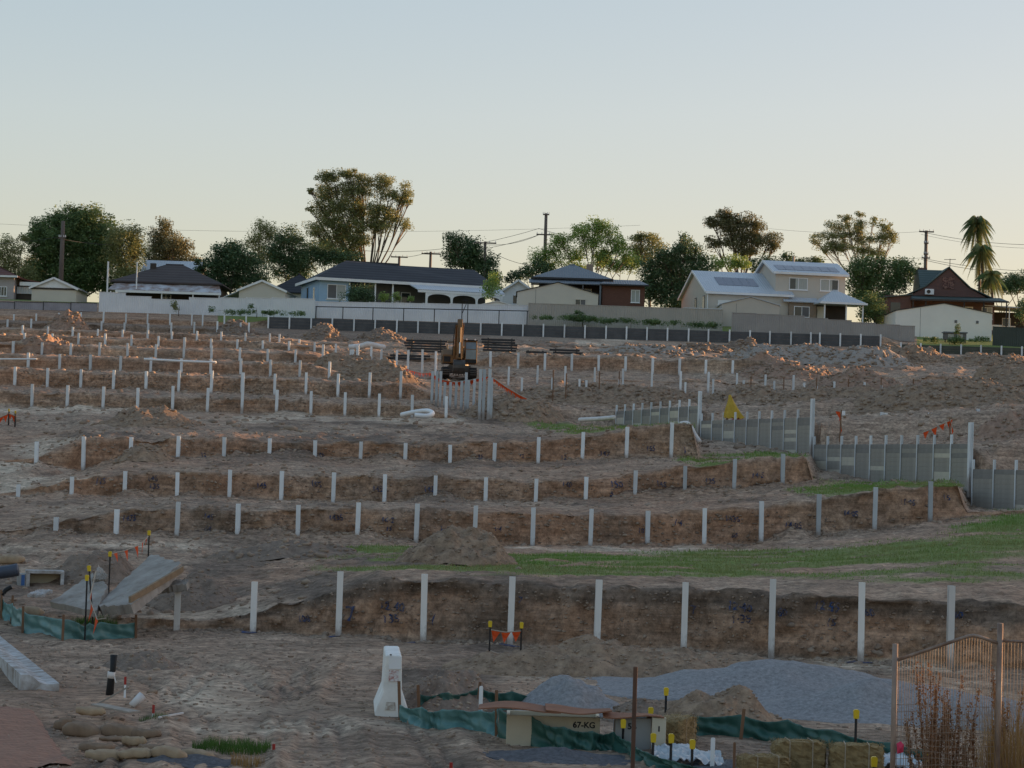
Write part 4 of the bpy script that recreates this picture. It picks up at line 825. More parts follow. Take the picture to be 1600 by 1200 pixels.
h.window(8.7, .9, 1.6, 1.1, y=-.35, glass=(GLASS, GREYW)); h.part('sliding_door', MB().box(11.2, 12.0, .1, .18, -.2, 2.1), WHSHED)
h.hip_roof(10.9, 15.2, -2.6, .5, 2.35, 1.3, METROOF, ov=.25, ridge=(12.4, 12.9), trim=WHITE)
h.cols([11.2, 13.4, 15.1], -2.5, -1.2, 2.3, WHITE, .12); h.part('deck', MB().box(10.9, 15.2, -2.55, .15, -1.15, -.75), WHITE); h.part('deck_rail', MB().box(11.2, 15.1, -2.52, -2.46, .28, .36), WHITE)
for k in range(20): h.part('baluster', MB().box(11.35+k*.19, 11.38+k*.19, -2.5, -2.47, -.75, .275), GREYW)
h = House('gable_shed', 'beige gabled shed below the solar roof, behind the taupe fence', 1128, 223, z=18.8, cat='shed')
h.gable_wall(0, 5.6, 0, 5, 2.1, .75, BEIGEW); h.gable_roof(0, 5.6, 0, 5, 2.1, .75, METROOF, ov=.12, t=.06); h.part('wall_joint', MB().box(1.4, 1.43, -.012, -.003, -.6, 2.2), GREYW)
h = House('caravan_roof', 'flat pale blue roof showing over the beige fence', 1070, 222, z=18.7, cat='roof')
h.wall(0, 3.3, 0, 2.2, 1.5, GREYW); h.part('roof', MB().box(-.1, 3.5, -.1, 2.3, 1.5, 1.68), METROOF)
# maroon house
h = House('maroon_house', 'maroon clad house with steep green roof and long verandah at right', 1384, 236, R(-2), z=20.2)
h.wall(0, 2.6, 0, 8, 3.15, MAROON, name='side_wing'); h.wall(2.6, 11.4, 1.8, 9, 3.2, MAROON)
h.part('wing_roof', MB().slab([(-.3, -.3, 2.95), (2.7, -.3, 3.3), (2.7, 8, 3.3), (-.3, 8, 2.95)], .1), GREENROOF); h.part('wing_window', MB().box(.5, 1.5, -.05, -.005, .8, 2.4), GLASS)
mb = MB().prism([(2.7, 3.3), (10.5, 3.3), (8.6, 4.3), (6.6, 6.2), (4.5, 4.35)], 1.7, 2.0); h.part('gable_wall', mb, MAROON)
mb = MB(); pr = [(2.0, 3.28), (4.2, 4.3), (6.6, 6.4), (8.9, 4.3), (11.2, 3.28)]
for (a, b) in zip(pr, pr[1:]): mb.slab([(a[0], 1.5, a[1]), (b[0], 1.5, b[1]), (b[0]-.0, 9.2, b[1]), (a[0], 9.2, a[1])], .1)
r = h.part('roof', mb, GREENROOF)
h.part('roof_back', MB().prismx([(2.0, 3.3), (9.0, 3.3), (7.5, 6.3), (5.0, 6.3)], 3.9, 6.5), GREENROOF)
h.part('lattice_window', MB().box(6.0, 7.2, 1.62, 1.69, 4.1, 5.3), mat('old_lattice', (0.22, 0.13, 0.11), (0.06, 0.03, 0.03), 5, .8, contrast=.06))
h.part('air_conditioner', MB().box(4.2, 5.1, 1.35, 1.68, 3.42, 4.0), WHITE, bevel=.03); h.part('air_conditioner_fan', MB().tube([(4.55, 1.33, 3.71), (4.55, 1.36, 3.71)], .2, 14), DKWALL)
h.part('verandah_roof', MB().slab([(2.4, -.9, 2.75), (12.4, -.9, 2.75), (12.0, 1.9, 3.3), (2.6, 1.9, 3.3)], .1), GREENROOF); h.part('verandah_gutter', MB().box(2.4, 12.4, -1.0, -.92, 2.6, 2.78), DKMET)
h.cols([2.7, 4.0, 7.9, 9.9, 12.2], -.7, -.6, 2.65, DKMET, .12)
h.window(4.3, 1.1, 1.2, 1.2, y=1.8, glass=(CURT, CURT)); h.window(5.9, 1.1, 1.0, 1.2, y=1.8); h.window(8.2, .7, 1.0, 1.6, y=1.8, glass=CURT); h.window(10.1, 1.1, 1.1, 1.2, y=1.8, glass=(GLASS, CURT)); h.part('white_panel', MB().box(3.0, 6.0, -.6, -.5, .1, .8), WHSHED); h.part('pale_panel', MB().box(6.1, 11.8, -.6, -.5, -.2, .35), CREAM)
h.part('chimney', MB().box(4.1, 5.0, 6, 6.8, 5.2, 6.6), MAROON); h.pipe(6.7, 1.6, 6.3, 7.2, DKMET, .04, 'aerial_mast'); h.part('aerial', MB().bar((6.1, 1.6, 7.1), (7.3, 1.6, 7.15), .05, .05), DKMET)
h = House('carport', 'dark carport with pale flat roof at the right edge', 1555, 238, z=20.0, cat='carport')
h.wall(.4, 6, 3, 6, 2.3, DKWALL); h.part('roof', MB().slab([(-1.2, -.6, 2.75), (6.5, -.6, 2.5), (6.5, 6, 2.6), (-1.2, 6, 2.9)], .12), METROOF); h.cols([-.8, 1.4, 5], -.4, -.6, 2.6, WHITE, .1); h.part('pale_screen', MB().box(0, 2.2, .2, .28, -.4, .7), CREAM)
h.window(1.4, .8, .9, .9, y=3); h.part('dark_screen', MB().box(-.6, 3.0, -.5, -.4, -1.0, -.1), DKWALL)
# white shed
h = House('gable_shed', 'big white gabled shed with two small vents below the maroon house', 1400, 224, z=18.5, cat='shed')
h.gable_wall(0, 9.4, 0, 7, 2.35, .85, WHSHED); h.gable_roof(0, 9.4, 0, 7, 2.35, .85, DKMET, ov=.1, t=.05)
for x in (5.75, 7.85): h.part('vent', MB().box(x, x+.24, -.05, -.004, 1.35, 1.62), GREYW)
h.part('wall_joint', MB().box(2.4, 2.43, -.012, -.003, -.6, 2.7), GREYW)
h = House('animal_hutch', 'small grey hutch on legs standing before the white shed', 1477, 219.5, z=17.6, cat='hutch')
h.part('hutch_box', MB().box(0, 2.1, 0, .8, .35, .95), GREYW); h.part('hutch_roof', MB().box(-.1, 2.2, -.1, .9, .96, 1.08), GREYROOF); h.part('hutch_door', MB().box(.35, .9, -.02, -.003, .45, .85), CURT); h.part('hutch_door', MB().box(1.2, 1.75, -.02, -.003, .45, .85), CURT)
h.cols([.1, 2.0], .1, -.3, .35, DKWALL, .1, 'hutch_leg')
# ================================================================== TREES
BARK = mat('grey_bark', (0.16, 0.125, 0.10), (0.075, 0.06, 0.05), 3, 0.9, stretch=(1, 1, .3))
PALEBARK = mat('pale_gum_bark', (0.30, 0.25, 0.20), (0.16, 0.13, 0.105), 2, 0.85, stretch=(1, 1, .3))
LEAF = {
 'dark': mat('dark_leaf', (0.170, 0.255, 0.094), (0.068, 0.112, 0.047), .9, .6, transl=.25, contrast=.2, detail=3),
 'deep': mat('deep_green_leaf', (0.114, 0.190, 0.088), (0.051, 0.088, 0.043), .9, .6, transl=.2, contrast=.2, detail=3),
 'brown': mat('bronze_leaf', (0.211, 0.211, 0.101), (0.101, 0.101, 0.055), .9, .6, transl=.25, contrast=.2, detail=3),
 'olive': mat('olive_gum_leaf', (0.322, 0.339, 0.135), (0.152, 0.170, 0.075), .9, .55, transl=.3, contrast=.2, detail=3),
 'fresh': mat('fresh_green_leaf', (0.356, 0.474, 0.129), (0.152, 0.238, 0.068), .9, .55, transl=.35, contrast=.2, detail=3),
}
def leaf_cloud(centres, radii, nl, size, g, flat=.75, droop=0.0, aspect=2.2):
    """leaf faces scattered round clump centres"""
    C = np.repeat(centres, nl, 0); Rr = np.repeat(radii, nl)[:, None]
    n = len(C); dirs = g.normal(size=(n, 3)); dirs /= np.linalg.norm(dirs, axis=1)[:, None]+1e-9
    pos = C+np.clip(g.normal(size=(n, 3)), -1.5, 1.5)*Rr*.6*np.array([1, 1, flat])
    a = g.normal(size=(n, 3)); a[:, 2] = a[:, 2]*.6-droop; a /= np.linalg.norm(a, axis=1)[:, None]+1e-9
    b = np.cross(a, g.normal(size=(n, 3))); b /= np.linalg.norm(b, axis=1)[:, None]+1e-9
    s = size*g.uniform(.6, 1.35, (n, 1)); l = a*s; w_ = b*s/aspect
    V = np.stack([pos-l, pos+w_, pos+l, pos-w_], 1).reshape(-1, 3)
    return V, np.arange(n*4).reshape(n, 4)
def tree(name, label, px, d, blobs, kind='dark', seed=0, leaf=.2, dens=.6, nl=52, trunk=.22, bark=BARK, clump=.75, flat=.8, group='trees behind the houses', spread=.9, cat='tree', limbs=True, droop=0.0, zbase=None, grow=1.0):
    g = np.random.default_rng(seed+1000); p0 = at(px, d)
    if zbase is not None: p0.z = zbase
    root = empty(name, p0); tag(root, label, cat, group)
    s = FPX/d; cen, rad, bl = [], [], []
    for (cx, cy, rx, ry) in blobs:
        rx, ry = rx*grow, ry*grow*1.08
        c = P(cx, cy, d)-p0; a, b = rx/s, ry/s; dp = (a+b)/2*spread
        c.y += g.uniform(-.5, .5)*dp
        area = 4*math.pi*((a*b+a*dp+b*dp)/3); n = max(4, int(area*dens*1.9))
        u = g.normal(size=(n, 3)); u /= np.linalg.norm(u, axis=1)[:, None]
        r_ = g.random((n, 1))**.5
        cen.append(np.array(c)+u*r_*np.array([a, dp, b])*.93); rad.append(g.uniform(.6, 1.3, n)*min(clump, max(.25, min(a, b)*.75))); bl.append((c, a, b))
    V, F = leaf_cloud(np.concatenate(cen), np.concatenate(rad), int(nl*1.7), leaf*.62, g, flat, droop)
    link('crown', np_mesh('crown', V, F), LEAF[kind], root)
    tb = MB(); top = max(c.z for c, a, b in bl); low = min(c.z-b for c, a, b in bl)
    fork = Vector((0, 0, max(.8, low*.55+.2)))
    tb.tube([(0, 0, -.5), fork*.5+Vector((g.uniform(-.1, .1), 0, 0)), fork], [trunk*1.25, trunk, trunk*.85], 8)
    if limbs:
        for k, (c, a, b) in enumerate(bl):
            mid = fork.lerp(c, .5)+Vector((g.uniform(-.3, .3), g.uniform(-.3, .3), -.12*(c-fork).length*.5+g.uniform(0, .2)))
            tb.tube([fork-Vector((0, 0, .15)), fork.lerp(mid, .5), mid, mid.lerp(c, .6), c+Vector((0, 0, b*.3))], [trunk*.42, trunk*.34, trunk*.26, trunk*.16, trunk*.06], 6)
            cl = cen[k]
            for q in cl[g.permutation(len(cl))[:min(7, len(cl))]]:
                q = Vector(q); st = mid.lerp(c, g.uniform(.2, .9)); tb.tube([st, st.lerp(q, .5)+Vector((0, 0, -.08)), q], [trunk*.17, trunk*.12, trunk*.05], 4, cap=False)
    tb.build('trunk', bark, root, smooth=True)
    return root
tree('broad_tree', 'big dark round tree with sunlit right side behind the left pole', 120, 250, [(120,380,52,52),(85,375,40,42),(150,365,35,38),(105,345,35,25),(138,335,22,18),(62,372,24,26),(160,400,30,40),(120,425,58,28),(75,415,36,36),(100,445,60,14),(160,445,30,14)], 'dark', 1, .21, .55, trunk=.35)
tree('broad_tree', 'olive tree with fine crown against the big dark tree', 196, 246, [(190,372,26,24),(208,395,20,32),(182,400,22,30),(212,375,14,20),(197,425,26,20)], 'olive', 2, .17, .6, trunk=.16)
tree('gum_tree', 'thin gum tree at the very left edge', 14, 246, [(12,382,14,16),(4,400,14,14),(24,405,12,18),(36,372,9,10),(30,388,10,10),(10,425,24,20),(45,430,18,18),(25,440,30,12)], 'olive', 3, .16, .6, trunk=.14, bark=PALEBARK)
tree('gum_tree', 'leaning scrubby gum behind the pole at left', 52, 255, [(48,420,22,24),(30,440,20,14),(60,440,22,16)], 'brown', 33, .17, .6, trunk=.14)
tree('conifer_tree', 'bushy pointed evergreen behind the pale metal roof', 262, 256, [(258,352,11,13),(250,372,20,18),(270,380,20,20),(245,392,20,16),(285,392,16,16),(262,400,34,16),(240,408,20,12),(285,415,24,14),(305,410,14,10),(235,425,20,12)], 'brown', 4, .18, .6, trunk=.25)
tree('broad_tree', 'dark leafy tree right of the brown tiled roof', 352, 240, [(340,410,26,20),(370,405,28,24),(355,392,24,16),(390,425,26,24),(335,432,24,18),(365,435,32,18),(405,445,14,20),(312,415,10,12)], 'deep', 5, .2, .62, trunk=.2)
tree('broad_tree', 'pale topped tree at the left of the dark purple-leaved one', 408, 254, [(412,358,18,13),(402,375,16,16),(424,368,14,16),(410,398,22,20)], 'olive', 6, .16, .6, trunk=.16)
tree('broad_tree', 'dense dark bronze tree beside the tall gum', 450, 250, [(450,375,25,18),(436,395,22,22),(465,395,20,24),(450,415,34,22),(470,425,22,22)], 'deep', 7, .19, .55, trunk=.2)
tree('gum_tree', 'tallest gum tree with layered crown and bare slanting limbs', 566, 258, [(520,277,24,8),(548,272,16,7),(566,284,18,9),(598,287,15,12),(610,303,16,10),(633,297,9,9),(634,313,11,9),(488,299,9,4),(512,300,20,11),(545,297,20,12),(568,300,14,10),(506,325,16,14),(535,322,22,14),(562,326,16,14),(590,330,18,13),(610,335,14,10),(485,326,6,5),(525,345,26,14),(556,350,20,14),(495,358,16,12),(585,352,16,10),(530,370,26,14),(600,350,14,12),(560,375,18,12),(508,385,26,10),(636,351,9,8),(545,395,26,12),(640,315,7,5)], 'olive', 8, .15, .85, nl=52, trunk=.3, clump=.62, flat=.65, grow=1.22)
tree('broad_tree', 'low dark trees under the tall gum', 500, 252, [(495,392,22,16),(512,405,26,14),(482,405,16,16),(535,405,30,12)], 'deep', 9, .19, .55, trunk=.2)
tree('broad_tree', 'dense round green tree right of the blue house roof', 722, 249, [(715,378,20,13),(708,395,14,20),(735,388,20,18),(745,405,24,20),(725,408,30,18),(762,420,20,18),(770,440,16,20),(775,455,14,12)], 'deep', 10, .19, .62, trunk=.2)
tree('broad_tree', 'airy bright green tree spreading above the pyramid roof', 915, 251, [(930,353,20,12),(910,365,20,12),(950,362,20,14),(880,380,22,12),(925,378,26,13),(960,380,16,10),(862,392,18,13),(890,400,22,14),(935,400,22,12),(970,390,20,10),(840,405,14,14),(860,415,20,12),(980,400,12,9),(905,420,26,12)], 'fresh', 11, .17, .5, nl=60, trunk=.2)
tree('broad_tree', 'olive tree further back behind the airy green one', 1008, 265, [(1000,370,20,8),(1020,375,20,10),(995,388,24,10),(1030,388,14,10),(1005,402,26,12)], 'olive', 12, .17, .6, trunk=.18)
tree('broad_tree', 'small green tree between the brick house and dark cypress', 965, 258, [(945,408,22,12),(970,412,22,14),(990,412,16,14)], 'fresh', 31, .17, .6, trunk=.14)
tree('cypress_tree', 'dark dense tree mass left of the solar roof', 1055, 246, [(1072,375,10,9),(1065,390,20,14),(1035,400,22,14),(1085,400,22,16),(1050,415,40,18),(1020,420,22,20),(1090,425,26,22),(1045,445,40,22),(1030,462,24,14),(1075,455,28,20),(1010,450,20,18),(1060,475,40,12)], 'deep', 13, .19, .62, trunk=.25)
tree('spreading_tree', 'spreading dark crowned tree above the two-storey house', 1150, 262, [(1135,337,26,9),(1115,348,22,10),(1160,345,26,10),(1145,358,28,12),(1185,352,14,11),(1180,372,24,14),(1205,375,16,12),(1115,380,20,9),(1150,378,24,12),(1170,392,26,10),(1210,388,12,9)], 'brown', 14, .17, .6, nl=70, trunk=.32)
tree('shrub', 'round sunlit shrub top left of the upper storey', 1140, 246, [(1145,410,22,10),(1120,412,14,10),(1160,412,12,9)], 'fresh', 15, .17, .7, trunk=.12, cat='shrub')
tree('broad_tree', 'dark hedge-like tree behind the upper storey', 1190, 250, [(1180,415,22,11),(1205,410,20,12),(1230,405,14,9)], 'deep', 16, .18, .6, trunk=.15)
tree('gum_tree', 'open crowned gum with puffs of leaves behind the right house', 1345, 262, [(1322,340,9,6),(1343,337,5,5),(1363,347,6,6),(1310,354,18,8),(1338,352,14,8),(1382,355,13,9),(1290,372,14,9),(1325,366,18,9),(1350,372,16,9),(1378,372,14,10),(1395,368,8,9),(1298,390,14,10),(1315,385,18,10),(1345,392,16,10),(1372,395,12,8),(1275,378,7,9)], 'olive', 17, .15, .65, trunk=.2, bark=PALEBARK, clump=.5, flat=.7, grow=1.25)
tree('broad_tree', 'large dark tree between the two-storey and maroon houses', 1365, 243, [(1375,412,36,12),(1340,420,24,16),(1410,420,22,14),(1360,435,40,18),(1395,440,30,16),(1345,455,24,20),(1370,470,26,20),(1355,490,16,16)], 'dark', 18, .19, .62, trunk=.25)
tree('broad_tree', 'dark rounded tree at the right edge beyond the carport', 1590, 262, [(1585,440,20,12),(1610,438,22,14),(1575,450,16,10)], 'deep', 19, .19, .6, trunk=.2)
tree('broad_tree', 'dark bushy tree between the central pole and pyramid roof', 825, 250, [(820,425,16,12),(840,418,18,14),(800,432,16,9),(855,430,14,10)], 'deep', 34, .19, .62, trunk=.15)
tree('broad_tree', 'low dark tree line beyond the palms at right', 1560, 268, [(1540,446,20,8),(1570,444,18,9),(1600,446,20,10)], 'deep', 35, .19, .6, trunk=.15)
tree('broad_tree', 'low olive trees beyond the right pole', 1445, 268, [(1425,430,18,10),(1250,412,16,8),(1275,408,14,9)], 'dark', 36, .19, .6, trunk=.15, limbs=False)
tree('shrub', 'dark round bush in front of the blue house window', 561, 223, [(561,457,22,13),(552,464,16,10),(575,464,14,9)], 'deep', 20, .14, 1.0, trunk=.08, cat='shrub', group='shrubs along the fences', zbase=18.9)
tree('shrub', 'small leafy bush beside the blue house verandah', 610, 223, [(603,463,14,7),(620,465,10,6),(640,468,8,4)], 'fresh', 21, .13, 1.0, trunk=.06, cat='shrub', group='shrubs along the fences', zbase=18.9)
tree('shrub', 'bright green tree at the right corner of the blue house', 765, 227, [(765,452,14,12),(770,440,12,12)], 'fresh', 22, .15, .8, trunk=.08, cat='shrub', group='shrubs along the fences')
tree('shrub', 'sapling in front of the tall white fence', 272, 217.8, [(272,474,5,5),(273,481,4,5)], 'olive', 23, .11, 1.2, nl=40, trunk=.03, cat='shrub', group='shrubs along the fences')
tree('shrub', 'weedy bush on the grass by the beige fence', 905, 217.5, [(905,490,8,4),(900,497,22,4),(920,499,20,4)], 'dark', 24, .12, 1.0, trunk=.04, cat='shrub', group='shrubs along the fences')
tree('shrub', 'small bush at the white fence foot near the blue house', 393, 217.8, [(393,479,5,5),(330,484,5,3)], 'dark', 25, .11, 1.2, nl=40, trunk=.03, cat='shrub', group='shrubs along the fences')
tree('shrub', 'sapling beside the hutch at the white shed', 1496, 218.5, [(1496,511,4,5),(1496,518,3,3)], 'dark', 26, .1, 1.4, nl=40, trunk=.03, cat='shrub', group='shrubs along the fences')
tree('shrub', 'dark bushes between the two-storey house and white shed', 1365, 232, [(1360,480,22,20),(1375,495,14,14)], 'dark', 27, .16, .7, trunk=.1, cat='shrub', group='shrubs along the fences')
tree('shrub', 'dark green bush at the right edge above the green fence', 1598, 228, [(1600,490,12,16),(1605,475,12,12)], 'deep', 28, .16, .7, trunk=.1, cat='shrub', group='shrubs along the fences')
tree('shrub', 'row of low weeds at the foot of the white shed', 1480, 217.2, [(1460,531,18,4),(1500,532,24,4),(1530,530,16,4)], 'dark', 29, .12, 1.0, nl=50, trunk=.03, cat='shrub', group='shrubs along the fences', limbs=False)
tree('shrub', 'grassy fringe along the dark wall top left of the excavator', 420, 216.2, [(370,488,26,2.2),(420,489,30,2.2),(465,490,20,2)], 'dark', 30, .10, 1.5, nl=40, trunk=.02, cat='shrub', group='shrubs along the fences', limbs=False)
tree('shrub', 'long grassy fringe along the foot of the beige fence', 980, 216.2, [(850,496,22,2.5),(900,497,36,4),(960,501,40,3),(1030,504,40,2.5),(1100,508,40,2.5)], 'dark', 32, .10, 1.5, nl=40, trunk=.02, cat='shrub', group='shrubs along the fences', limbs=False)
def palm(px, ytop, d, label, seed, fr=22, L=1.9):
    g = random.Random(seed); p0 = at(px, d); top = P(px, ytop, d)-p0; root = empty('palm_tree', p0); tag(root, label, 'palm tree', 'palms behind the maroon house')
    MB().tube([(0, 0, -.4), top*.5+Vector((.1, 0, 0)), top], [.2, .15, .13], 8).build('trunk', BARK, root, smooth=True)
    for i in range(fr):
        az = g.uniform(0, 2*math.pi); el = g.uniform(-1.4, 1.25); ln = L*g.uniform(.75, 1.15); pts = []
        h = Vector((math.cos(az), math.sin(az), 0)); n = 9
        for k in range(n+1):
            t = k/n; pts.append(top+h*(ln*(t*math.cos(el)*.95))+Vector((0, 0, ln*(math.sin(el)*t-.95*t*t))))
        mb = MB(); mb.tube(pts, [.025-.02*k/n for k in range(n+1)], 4, cap=False)
        side = h.cross(Vector((0, 0, 1)))
        for k in range(1, n*3):
            t = k/(n*3); a = pts[int(t*n)].lerp(pts[min(int(t*n)+1, n)], t*n-int(t*n)); w_ = .75*math.sin(math.pi*min(t*.9+.12, 1))
            for sg in (-1, 1):
                e = a+side*sg*w_*.55+h*.12+Vector((0, 0, -w_*.75)); mb.add([a-h*.05, a+h*.05, e], [(0, 1, 2)])
        mb.build('frond', LEAF['olive' if i % 3 else 'dark'], root)
palm(1527, 345, 248, 'tallest of the palms behind the maroon house', 1, 95, 2.3)
palm(1533, 388, 246, 'middle palm of the clump behind the maroon house', 2, 60, 2.1)
palm(1548, 428, 245, 'shortest palm of the clump at its right side', 3, 34, 2.0)
# ================================================================== POWER POLES AND WIRES
TIMBER = mat('weathered_pole_timber', (0.17, 0.135, 0.115), (0.10, 0.08, 0.07), 2, 0.9, stretch=(1, 1, .2))
POLES = {}
def pole(px, ytop, d, arms, label, r=.17):
    p0 = at(px, d); top = P(px, ytop, d)-p0; root = empty('power_pole', p0); tag(root, label, 'power pole', 'power poles behind the houses')
    MB().tube([(0, 0, -.6), (0, 0, top.z)], [r*1.25, r*.85], 10).build('shaft', TIMBER, root, smooth=True)
    for (y, w_) in arms:
        z = P(px, y, d).z-p0.z
        a = MB().box(-w_/2, w_/2, -.2, -.08, z-.07, z+.07).build('crossarm', TIMBER, root)
        for k in (-.46, -.2, .2, .46): MB().tube([(k*w_, -.14, z+.07), (k*w_, -.14, z+.27)], [.05, .035], 6).build('insulator', WHITE, a)
    POLES[px] = root
    return root
pole(85, 345, 231, [(371, .7)], 'tall timber power pole before the dark tree at left', .22)
pole(663, 393, 262, [(396.5, 2.1)], 'distant pole with crossarm above the blue house roof, right one')
pole(614, 400, 270, [(401.5, 2.0)], 'distant pole with crossarm above the blue house roof, left one')
pole(748, 377, 248, [(379.5, 2.4)], 'pole with crossarm beside the dense round tree')
pole(842, 333, 252, [(366.5, 2.0), (335, .7)], 'tallest central pole with crossarm above the pyramid roof', .2)
pole(1439, 360, 250, [(362, 1.6), (380, .5), (397, .5), (403, .9)], 'pole with several brackets left of the maroon house', .2)
WIRE = mat('wire', (0.05, 0.05, 0.05), None, 1, .6)
def wire(a, b, da, db, sag, label, r=.022):
    A, B = P(*a, da), P(*b, db); pts = [A.lerp(B, t/14)-Vector((0, 0, sag*4*(t/14)*(1-t/14))) for t in range(15)]
    o = MB().tube([p-A for p in pts], r, 4, cap=False).build('power_line', WIRE); o.location = A
    tag(o, label, 'power line', 'overhead power lines')
wire((-40,348), (1000,352), 262, 262, .9, 'long faint wire crossing the sky from the left edge', .012)
wire((85,371), (-60,380), 231, 236, .3, 'service wire from the left pole to the left edge')
wire((85,371), (210,382), 231, 250, .3, 'service wire from the left pole into the olive tree')
wire((842,357), (560,391), 252, 268, 1.0, 'upper wire running left from the central pole')
wire((842,367), (663,395), 252, 262, .6, 'lower wire running left from the central pole')
wire((842,367), (748,381), 252, 248, .5, 'short wire from the central pole to the pole by the round tree')
wire((842,357), (1000,380), 252, 260, .5, 'wire from the central pole into the airy tree')
wire((748,381), (830,415), 248, 246, .4, 'service wire dropping right from the pole by the round tree')
wire((663,396), (614,401), 262, 270, .2, 'short wire between the two distant poles')
wire((748,380), (663,397), 248, 262, .4, 'wire between the pole by the tree and the distant one')
wire((1439,362), (1660,382), 250, 242, .5, 'highest wire running right from the right pole')
wire((1439,366), (1660,388), 250, 242, .5, 'second wire running right from the right pole', .014)
wire((1439,403), (1660,425), 250, 242, .4, 'third wire running right from the right pole')
wire((1439,405), (1660,430), 250, 242, .5, 'lowest wire running right from the right pole')
wire((1439,403), (1230,400), 250, 256, .4, 'wire running left from the right pole behind the trees', .014)
wire((1439,362), (1160,352), 250, 264, .5, 'faint upper wire running left from the right pole', .012)
# ================================================================== EXCAVATOR
YEL = mat('worn_machine_yellow', (0.23, 0.125, 0.045), (0.10, 0.055, 0.028), 2.5, .5, contrast=.3)
BLK = mat('black_rubber', (0.022, 0.022, 0.024), (0.012, 0.012, 0.013), 4, .6)
STEELD = mat('worn_dark_steel', (0.10, 0.095, 0.09), (0.05, 0.045, 0.042), 4, .5, metallic=.5)
CHROME = mat('cylinder_rod', (0.55, 0.55, 0.55), (0.45, 0.45, 0.45), 3, .15, metallic=1)
CABGL = mat('cab_glass', (0.16, 0.20, 0.22), (0.10, 0.13, 0.15), 2, .1, spec=.7)
def excavator():
    b = at(713, 160); root = empty('excavator', b, R(4)); root.scale = (.9, .9, .9); tag(root, 'yellow tracked excavator with raised boom facing the camera', 'excavator')
    for sx in (-1, 1):
        prof = [(-1.75, .38), (-1.62, .1), (-1.3, 0), (1.3, 0), (1.62, .1), (1.75, .38), (1.6, .68), (1.3, .78), (-1.3, .78), (-1.6, .68)]
        x0 = sx*1.05
        tr = MB().prismx(prof, x0-.27, x0+.27).build('track', BLK, root, bevel=.03)
        pad = MB()
        for k in range(13): y = -1.4+k*.235; pad.box(x0-.29, x0+.29, y, y+.1, .785, .81)
        for k in range(3): pad.box(x0-.29, x0+.29, -1.8+.02*k, -1.76+.02*k, .2+k*.16, .28+k*.16)
        pad.build('track_pads', STEELD, tr)
    MB().box(-.85, .85, -1.0, 1.0, .42, .95).build('undercarriage', STEELD, root)
    MB().tube([(0, 0, .95), (0, 0, 1.12)], .75, 20).build('slew_ring', STEELD, root)
    body = MB().prismx([(-1.1, 1.12), (1.5, 1.12), (2.3, 1.3), (2.4, 1.75), (2.3, 2.15), (-.4, 2.2), (-1.1, 1.75)], -1.32, .15).build('engine_body', YEL, root, bevel=.05)
    MB().prismx([(1.0, 1.12), (2.35, 1.25), (2.42, 1.75), (2.3, 2.05), (1.0, 2.1)], .152, 1.32).build('counterweight', YEL, root, bevel=.06)
    MB().box(-1.34, -1.322, -.9, .8, 1.3, 1.65).build('side_door', BLK, body)
    MB().box(-1.24, -.72, -1.12, -1.102, 1.2, 1.62).build('front_panel', BLK, body)
    MB().tube([(-.9, 1.2, 2.2), (-.9, 1.2, 2.65)], .06, 8).build('exhaust', STEELD, body)
    cab = MB().prismx([(-1.25, 1.12), (.95, 1.12), (.95, 2.75), (.7, 2.9), (-.75, 2.9), (-1.2, 2.2)], .36, 1.3).build('cab', YEL, root, bevel=.04)
    MB().add([(.44, -1.262, 1.45), (1.22, -1.262, 1.45), (1.22, -1.225, 2.18), (.44, -1.225, 2.18)], [(0, 1, 2, 3)]).build('lower_windscreen', CABGL, cab)
    MB().add([(.44, -1.2, 2.24), (1.22, -1.2, 2.24), (1.22, -.8, 2.82), (.44, -.8, 2.82)], [(0, 1, 2, 3)]).build('upper_windscreen', CABGL, cab)
    MB().box(1.302, 1.31, -.9, .2, 1.6, 2.65).build('side_window', CABGL, cab)
    MB().box(.38, 1.28, -1.28, -1.262, 1.15, 1.4).build('cab_skirt', BLK, cab)
    MB().box(.3, 1.36, -.9, .9, 2.9, 2.95).build('cab_roof', BLK, cab)
    for x in (.5, 1.15): MB().tube([(x, -.95, 2.98), (x, -.88, 2.98)], .07, 8).build('work_lamp', WHITE, cab)
    # boom reaching up and forward, stick folded back down
    bx = -.14; w_ = .31
    boom = MB().prismx([(-.7, 1.35), (-.35, 1.7), (-1.15, 3.35), (-2.55, 4.15), (-2.72, 3.92), (-1.6, 3.0), (-1.05, 1.6)], bx-w_, bx+w_).build('boom', YEL, root, bevel=.03)
    stick = MB().prismx([(-2.35, 4.3), (-2.72, 4.42), (-2.95, 3.95), (-3.25, 1.35), (-3.0, 1.3), (-2.5, 3.7)], bx-.19, bx+.19).build('stick', YEL, root, bevel=.03)
    MB().tube([(bx-.3, -2.62, 4.0), (bx+.3, -2.62, 4.0)], .1, 10).build('boom_pin', STEELD, boom)
    for x in (bx-.33, bx+.33):
        c = MB().tube([(x, -1.2, 1.5), (x, -1.42, 2.4)], .085, 10).build('lift_cylinder', YEL, boom); MB().tube([(x, -1.42, 2.4), (x, -1.55, 3.0)], .05, 8).build('cylinder_rod', CHROME, c)
    c = MB().tube([(bx, -1.55, 3.72), (bx, -2.1, 4.25)], .09, 10).build('stick_cylinder', YEL, stick); MB().tube([(bx, -2.1, 4.25), (bx, -2.5, 4.42)], .05, 8).build('cylinder_rod', CHROME, c)
    c = MB().tube([(bx, -3.0, 3.75), (bx, -3.3, 2.6)], .09, 10).build('bucket_cylinder', YEL, stick); MB().tube([(bx, -3.3, 2.6), (bx, -3.45, 1.75)], .05, 8).build('cylinder_rod', CHROME, c)
    MB().bar((bx, -3.45, 1.75), (bx, -3.1, 1.4), .12, .12).build('linkage', STEELD, stick)
